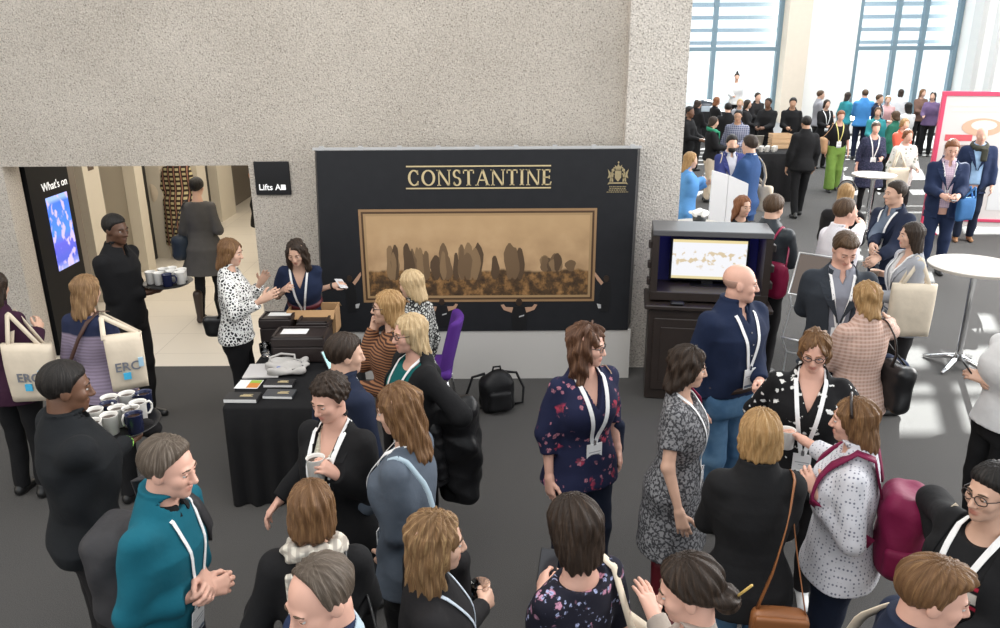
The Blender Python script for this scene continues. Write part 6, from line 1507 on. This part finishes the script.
p = P(845, 249, 1.80, 192, 'm', 'person in a dark grey suit jacket looking down at a paper cup', w=1.1, pitch=30, yaw=-12, arms=('hang', ('px', 838, 316, 1.12)), hands=('relax', 'hold'))
p.build_body('pink'); p.eyes(); p.hair('quiff', HM_, t=.010, hl=.066, amp=.003); suit(p, CHAR, cloth('grey_shirt', (.22, .23, .27)), tr=DJEAN, opn=(1.12, .085, .06, False)); p.lanyard(LAN, 1.10, w=.018)
h0 = p.hand(1, (0, .08, -.04)); o = empty('paper_cup', (h0.x, h0.y, h0.z - .05), 0, 'pale paper cup held in front of the dark grey suit jacket', 'cup'); MB().lathe([(.028, 0), (.039, .10), (.041, .10), (.041, .105), (.036, .10), (.027, .006)], n=20).build('cup_body', PAPER, o, True)
p = P(846, 212, 1.80, 86, 'm', 'person in a pale lilac shirt with a hand raised to the mouth', yaw=-4, pitch=4, arms=('hang', ('px', 862, 224, 1.50)), hands=('relax', 'relax'), w=1.08)
p.build_body('pink'); p.eyes(); p.hair('balding', HM_, t=.008, rec=.038); casual(p, 'shirt', LSH, BLACK2, off=.018, hem=.9, neck='v', fold=.008); p.collar(LSH)
p = P(846, 194, 1.70, 28, 'f', 'person with a hairband and dark coat half hidden behind the lilac shirt', arms=('front', 'front'))
p.build_body('fair'); p.hair('bob', HBL, L=.12); casual(p, 'coat', BLACK2, BLACK, off=.024, hem=.7, flare=.02)
m = MB(); m.tube([Vector((p.h2l((.098 * math.sin(a), .0, .035 + .124 * math.cos(a) * .98)) * p.s).tolist()) for a in np.linspace(-1.5, 1.5, 16)], .007, 6); m.build('hairband', SPEC, p.root, True)
p = P(895, 193, 1.78, 246, 'm', 'person in a dark navy suit with hands together, left of the grey blazer', yaw=20, pitch=4, arms=(('px', 878, 258, 1.12), ('px', 870, 256, 1.14)), hands=('hold', 'hold'))
p.build_body('fair'); p.eyes(); p.hair('short', HD, t=.009, hl=.066); suit(p, NAVY, cloth('blue_grey_shirt', (.12, .15, .20))); p.lanyard(LAN, 1.08, w=.018)
p = P(911, 235, 1.68, 272, 'f', 'person in a pale grey blazer holding a small cup', yaw=6, pitch=4, arms=('fold', ('px', 884, 274, 1.16)), hands=('relax', 'hold'))
p.build_body('fair'); p.eyes(); p.hair('long', HD, L=.25, back=.02, w=1.05); p.top('shirt', cloth('white_blouse', (.6, .6, .6)), off=.011, hem=.86, slv=.5, neck='v'); p.top('blazer', cloth('pale_grey_blazer', (.34, .35, .38)), off=.024, hem=.78, slv=.95, neck='v', opn=(1.1, .08, .06, True), flare=.02); p.lapels(MATS['pale_grey_blazer'], 1.12, .08); p.trousers(BLACK2); p.shoes(SHB); p.lanyard(LAN, 1.1, w=.014)
h0 = p.hand(1, (0, .08, -.04)); o = empty('paper_cup', (h0.x, h0.y, h0.z - .04), 0, 'small pale cup held in front of the pale grey blazer', 'cup'); MB().lathe([(.026, 0), (.036, .085), (.038, .085), (.038, .09), (.033, .085), (.025, .006)], n=20).build('cup_body', plain('beige_cup', (.55, .42, .32), .5), o, True)
tq = aty(915, 284, p.root_loc[1] - .22); tote(p, (tq.x, tq.y, tq.z), 'plain cream tote hanging from the shoulder of the pale grey blazer', w=.35, h=.44, d=.10, rz=-.1, sh=(-.13, -.02, 1.455))
p = P(743, 206, 1.62, 170, 'f', 'person in a dark top between the cabinet and the dark leather jacket', yaw=-14, arms=('hang', 'hang')); p.build_body('fair'); p.eyes(); p.hair('long', HG, L=.20, wave=.006, w=1.08); casual(p, 'top', BLACK2, BLACK, off=.016)
p = P(774, 208, 1.74, 46, 'm', 'person in a dark leather jacket behind the cabinet, back turned', w=1.02, arms=('front', 'front'), yaw=10, pitch=14)
p.build_body('fair'); p.hair('short', HM_, t=.016, hl=.06, amp=.004); casual(p, 'jacket', cloth('slate_leather', (.030, .036, .042), rough=.42), BLACK2, off=.026, hem=.86, fold=.010); p.collar(MATS['slate_leather'], r=.085, z=1.46)
hang_bag(p, (.12, -.02, 1.46), (.20, -.22, 1.04), (.22, .16, .34), MATS['crimson_nylon'], 'crimson and black bag behind the dark leather jacket', seed=6)
p = P(952, 149, 1.82, 196, 'm', 'person in a navy suit reading a phone, standing by the poster board', w=1.08, pitch=22, arms=('front', 'front'), hands=('hold', 'hold'), stride=.03)
p.build_body('pink'); p.eyes(); p.hair('short', HG, t=.010, hl=.068); suit(p, NAVYS, cloth('pink_check_shirt', (.55, .42, .48), 'plaid', c2=(.4, .3, .4), scale=3), opn=(1.12, .08, .05, False)); p.lanyard(LAN, 1.1, badge=False, w=.012)
h0 = (p.hand(0, (0, .1, -.02)) + p.hand(1, (0, .1, -.02))) / 2; phone((h0.x, h0.y, h0.z + .01), (.4, 0, .1), 'phone held in both hands of the navy suit by the poster board')
tq = p.l2w(v3(-.25, .12, 1.05)); tote(p, tq, 'blue bag hanging from the arm of the navy suit by the poster board', w=.28, h=.30, rz=.3, strap=(.04, -.02, .14), mat=cloth('blue_bag', (.04, .13, .30)))
p = P(982, 135, 1.78, 200, 'm', 'person in a dark scarf and navy jacket in front of the poster board', w=1.08, pitch=6, arms=('hang', 'hang'), stride=.04)
p.build_body('pink'); p.eyes(); p.hair('ring', HGY, ring=.01, t=.002); suit(p, NAVYS, cloth('sky_shirt', (.30, .45, .65)), tr=DJEAN, shoes=SHT, opn=(1.1, .09, .07, False)); p.scarf(cloth('olive_scarf', (.05, .05, .038)), r=.092, side=-1, tailz=1.25)
# white tee at right edge
p = P(1021, 316, 1.66, 262, 'f', 'person in a white T-shirt and black trousers at the right edge holding a phone', arms=(('px', 984, 380, 1.12), ('px', 988, 376, 1.12)), hands=('hold', 'hold'), w=1.05)
p.build_body('fair'); p.hair('long', HD, L=.24); casual(p, 't_shirt', WSH, BLACK, off=.020, hem=.90, slv=.42, neck='crew', flare=.01, shoes=SHB)
h0 = p.hand(0, (0, .1, -.02)); phone((h0.x, h0.y, h0.z + .03), (.9, 0, 1.2), 'dark phone held by the person in the white T-shirt')
p = P(991, 492, 1.66, 248, 'f', 'person with glasses in a black cardigan over a red-striped top, bottom right', yaw=2, pitch=4, arms=('front', ('px', 944, 560, 1.1)), hands=('relax', 'hold'))
p.build_body('fair'); p.eyes(); p.hair('bun', HB, t=.012, hl=.062); p.glasses(SPEC, .024)
p.top('top', cloth('striped_front_top', (.010, .010, .011), 'chest', c2=(.60, .56, .50), c3=(.42, .02, .05), scale=.13), off=.012, hem=.86, slv=.5, neck='scoop'); p.top('cardigan', BLACK, off=.024, hem=.80, slv=.98, neck='v', opn=(1.2, .10, .11, False)); p.trousers(BLACK2); p.shoes(SHB); p.lanyard(LAN, 1.0, w=.022)
tq = p.l2w(v3(.20, -.02, 1.08)); tote(p, tq, 'cream tote on the right shoulder of the black cardigan with red stripes', w=.30, h=.34, rz=p.rz + PI / 2, sh=(.12, -.02, 1.455), hw=.034)
p = P(934, 594, 1.68, 104, 'm', 'person in a navy jacket and slate shirt in the bottom right corner', arms=('hang', 'hang'), pitch=10, yaw=4)
p.build_body('pink'); p.eyes(); p.hair('quiff', HL, t=.010, hl=.070, amp=.0035); suit(p, NAVY, cloth('slate_shirt', (.05, .08, .13)), tr=DJEAN); p.lanyard(LAN, 1.1, w=.02)
hang_bag(p, (-.14, -.01, 1.46), (-.26, -.08, .98), (.12, .3, .3), BLACK2, 'dark bag with a cream strap on the navy jacket, bottom right', strapmat=CAL, seed=4, sw=.035)
# ================= behind the cabinet, middle distance
p = P(691, 160, 1.66, 92, 'f', 'person in a blue cardigan standing beside the white kiosk', arms=(('px', 706, 184, 1.2), ('px', 707, 180, 1.22)), yaw=10)
p.build_body('fair'); p.hair('long', HBL, L=.20, wave=.004); casual(p, 'cardigan', cloth('cornflower_knit', (.10, .28, .58)), JEAN, off=.022, hem=.70, flare=.03)
p = P(732, 143, 1.73, 178, 'm', 'person in a blue-violet jacket behind the white kiosk', pitch=10, arms=('front', 'front'))
p.build_body('fair'); p.eyes(); p.hair('short', HB, t=.014); suit(p, cloth('indigo_jacket', (.035, .045, .16)), cloth('pale_grey_shirt', (.45, .45, .5)), opn=(1.1, .09, .07, False))
Vb, Qb = mesh_sdf(lambda P_: np.maximum(elli(P_, (0, .045, -.085), (.058, .062, .05)), -np.minimum(1, cone(P_, (-.022, .10, -.066), (.022, .10, -.066), .008, .008))), (-.1, -.06, -.18), (.1, .16, 0), .008); p.out('beard', p.hc + Vb @ p.RH.T, Qb, HB)
hang_bag(p, (.13, -.02, 1.46), (.22, .02, 1.0), (.1, .26, .3), CAL, 'pale bag on the shoulder of the blue-violet jacket', seed=2)
p = P(749, 145, 1.86, 318, 'm', 'person in a bright blue suit, back to the camera by the kiosk', arms=('front', 'front'))
p.build_body('fair'); p.hair('short', HD, t=.014); suit(p, BLUES, WSH)
hang_bag(p, (.14, -.01, 1.46), (.24, -.10, .95), (.08, .26, .34), CAL, 'pale cloth bag on the bright blue suit', seed=3, sw=.04)
p = P(714, 122, 1.66, 96, 'f', 'person with a green scarf and pale trousers beyond the kiosk', arms=('front', 'front')); p.build_body('fair'); p.hair('bob', HD, L=.10); casual(p, 'coat', BLACK, cloth('cream_trousers', (.55, .46, .36)), off=.024, hem=.86); p.scarf(cloth('green_scarf', (.03, .22, .12)), r=.09)
p = P(806, 123, 1.78, 356, 'm', 'person all in black walking away from the camera in the far hall', arms=('hang', 'hang'), stride=.14, w=1.05); p.build_body('tan'); p.hair('short', HB, t=.012); casual(p, 'shirt', BLACK, BLACK, off=.022, hem=.82, flare=.02)
p = P(793, 103, 1.76, 196, 'm', 'person all in black facing the camera just behind the buffet table', arms=('hang', 'front')); p.build_body('tan'); p.eyes(); p.hair('short', HB, t=.014); casual(p, 'shirt', BLACK, BLACK, off=.02, hem=.86)
p = P(841, 116, 1.66, 186, 'f', 'person in bright green trousers and a black top carrying a tan shoulder bag', arms=('hang', 'hang'), stride=.16); p.build_body('pink'); p.hair('short', HG, t=.014, hl=.06); p.top('top', BLACK, off=.016, hem=.94, slv=.5, neck='scoop'); p.trousers(cloth('bright_green', (.17, .29, .06)), wide=.05, off=.022); p.shoes(SHB); p.lanyard(plain('yellow_lanyard', (.65, .60, .2), .6), 1.1)
hang_bag(p, (.14, 0, 1.46), (.28, -.04, 1.0), (.12, .34, .34), cloth('tan_bag', (.45, .27, .15)), 'large tan bag beside the bright green trousers', seed=4)
p = P(876, 128, 1.66, 190, 'f', 'person in a dark blue lace dress with a lanyard near the small cocktail table', w=1.12, arms=('front', 'hang')); p.build_body('pink'); p.hair('short', HGY, t=.014, hl=.06); p.top('dress', cloth('dark_blue_lace', (.015, .02, .045), 'tweed', c2=(.05, .05, .09)), off=.02, hem=.52, slv=.8, flare=.05, neck='scoop'); p.trousers(BLACK, 'tights', off=0); p.shoes(SHB); p.lanyard(LAN, 1.1)
p = P(908, 136, 1.66, 178, 'f', 'person in a white floral top with a cream tote', arms=('front', 'hang')); p.build_body('pink'); p.hair('bob', HG, L=.07); casual(p, 'top', cloth('white_floral', (.72, .70, .66), 'floral', c2=(.25, .28, .2), c3=(.5, .35, .3)), BLACK2, off=.024, hem=.76, flare=.02)
tq = p.l2w(v3(.16, .20, 1.12)); tote(p, tq, 'cream tote held in front of the white floral top', w=.34, h=.42, rz=0, strap=(.0, .1, .26))
# ================= far crowd: u, v, h, face, sex, hair, style, top name, colour, trousers, label, arms
def far(u, v, h, face, sex, hm, st, nm, mat, tr, label, arms=('hang', 'front'), skin='fair', w=1.0, hem=.84, flare=.01, lan=False, z0=0.0, pitch=4, **hk):
    p = P(u, v, h, face, sex, label, arms=arms, w=w, z0=z0, pitch=pitch); p.build_body(skin); p.hair(st, hm, **hk); casual(p, nm, mat, tr, off=.022, hem=hem, flare=flare)
    if lan: p.lanyard(LAN, 1.1)
    return p
TEAL = cloth('far_teal', (.03, .22, .24)); BRB = cloth('bright_blue', (.06, .24, .55)); GRN = cloth('bottle_green', (.02, .12, .08)); WHT = cloth('far_white', (.66, .66, .66)); GRY = cloth('far_grey', (.25, .25, .27)); BRN = cloth('far_brown', (.14, .08, .06)); PLD = cloth('blue_plaid', (.05, .07, .14), 'plaid', c2=(.3, .3, .36), scale=2)
far(865, 94, 1.80, 12, 'm', HM_, 'short', 'shirt', BRB, NAVY, 'person in a bright blue jumper, back turned, before the right window', ('front', 'front'), w=1.08)
far(827, 104, 1.66, 172, 'f', HD, 'bob', 'jacket', BLACK, BLACK, 'person in a black jacket and white badge left of the green trousers', lan=True, L=.12)
far(768, 103, 1.76, 222, 'm', HB, 'short', 'shirt', BLACK, BLACK, 'person in black with hands together left of the buffet crate', ('front', 'front'), 'brown')
far(758, 97, 1.72, 160, 'm', HD, 'short', 'jacket', BLACK2, BLACK, 'person in black standing behind the one left of the buffet crate')
far(738, 116, 1.76, 205, 'm', HB, 'short', 'shirt', PLD, DJEAN, 'person with glasses in a blue plaid shirt beyond the kiosk', ('front', 'hang'), 'tan').glasses(SPEC)
far(728, 108, 1.74, 8, 'm', HB, 'short', 'jacket', BLACK, BLACK, 'person in black, back turned, beyond the green scarf', ('front', 'front'))
far(717, 101, 1.66, 74, 'f', HG, 'long', 'coat', BLACK, BLACK, 'person in a long black coat turned right by the far window table', L=.14, hem=.6)
far(740, 103, 1.64, 190, 'f', HPB, 'bob', 'blouse', GRY, BLACK, 'person in a grey blouse behind the blue plaid shirt', L=.09)
far(748, 104, 1.66, 120, 'f', HD, 'long', 'top', BLACK2, BLACK, 'person in black right of the grey blouse in the far crowd', L=.16)
far(690, 112, 1.76, 130, 'm', HB, 'short', 'suit_jacket', BLACK, BLACK, 'person in a dark suit at the edge of the concrete column holding a white plate', ('front', 'front'), 'brown')
far(698, 104, 1.70, 60, 'f', HD, 'bob', 'coat', BLACK, BLACK, 'person in a black coat just right of the concrete column', L=.1)
far(737, 77, 1.70, 190, 'f', HB, 'bun', 'top', WHT, BLACK, 'person in a white top standing highest, against the left window', bun=(0, -.03, .15), br=.04, z0=0.42)
far(821, 95, 1.76, 100, 'm', HM_, 'short', 'jacket', GRY, BLACK, 'person in grey turned right behind the white badge')
far(848, 96, 1.66, 60, 'f', HD, 'long', 'coat', TEAL, BLACK, 'person in a teal coat left of the bright blue jumper', L=.16)
far(880, 99, 1.72, 140, 'm', HM_, 'short', 'jacket', NAVY, BLACK, 'person in navy with a lanyard right of the bright blue jumper', lan=True)
far(888, 100, 1.64, 200, 'f', HBL, 'bob', 'top', cloth('far_pink', (.5, .3, .3)), BLACK, 'person in pink in the far crowd before the right window', L=.08)
far(901, 93, 1.70, 30, 'f', HD, 'long', 'top', WHT, BLACK, 'person in white at the very back of the far crowd', L=.12)
far(908, 107, 1.68, 350, 'f', HB, 'long', 'shirt', WHT, NAVY, 'person in a white shirt and navy trousers, back turned, in the far crowd', ('front', 'front'), L=.17)
far(895, 116, 1.66, 330, 'f', HM_, 'bob', 'coat', GRN, BLACK, 'person in bottle green behind the lace dress', L=.10)
far(878, 112, 1.64, 200, 'f', HM_, 'bob', 'top', TEAL, BLACK, 'person in a teal top right behind the lace dress', L=.10)
far(923, 93, 1.70, 170, 'f', HL, 'long', 'coat', BRN, BLACK, 'person in a brown coat near the right end of the window', L=.24)
far(933, 96, 1.70, 220, 'f', HB, 'long', 'coat', cloth('far_purple', (.12, .08, .16)), BLACK, 'person in a dark purple coat at the right end of the far crowd', L=.22)
far(905, 124, 1.64, 165, 'f', HBL, 'bob', 'top', cloth('coral_top', (.55, .10, .06)), BLACK, 'person in a coral red top left of the white floral top', L=.08)
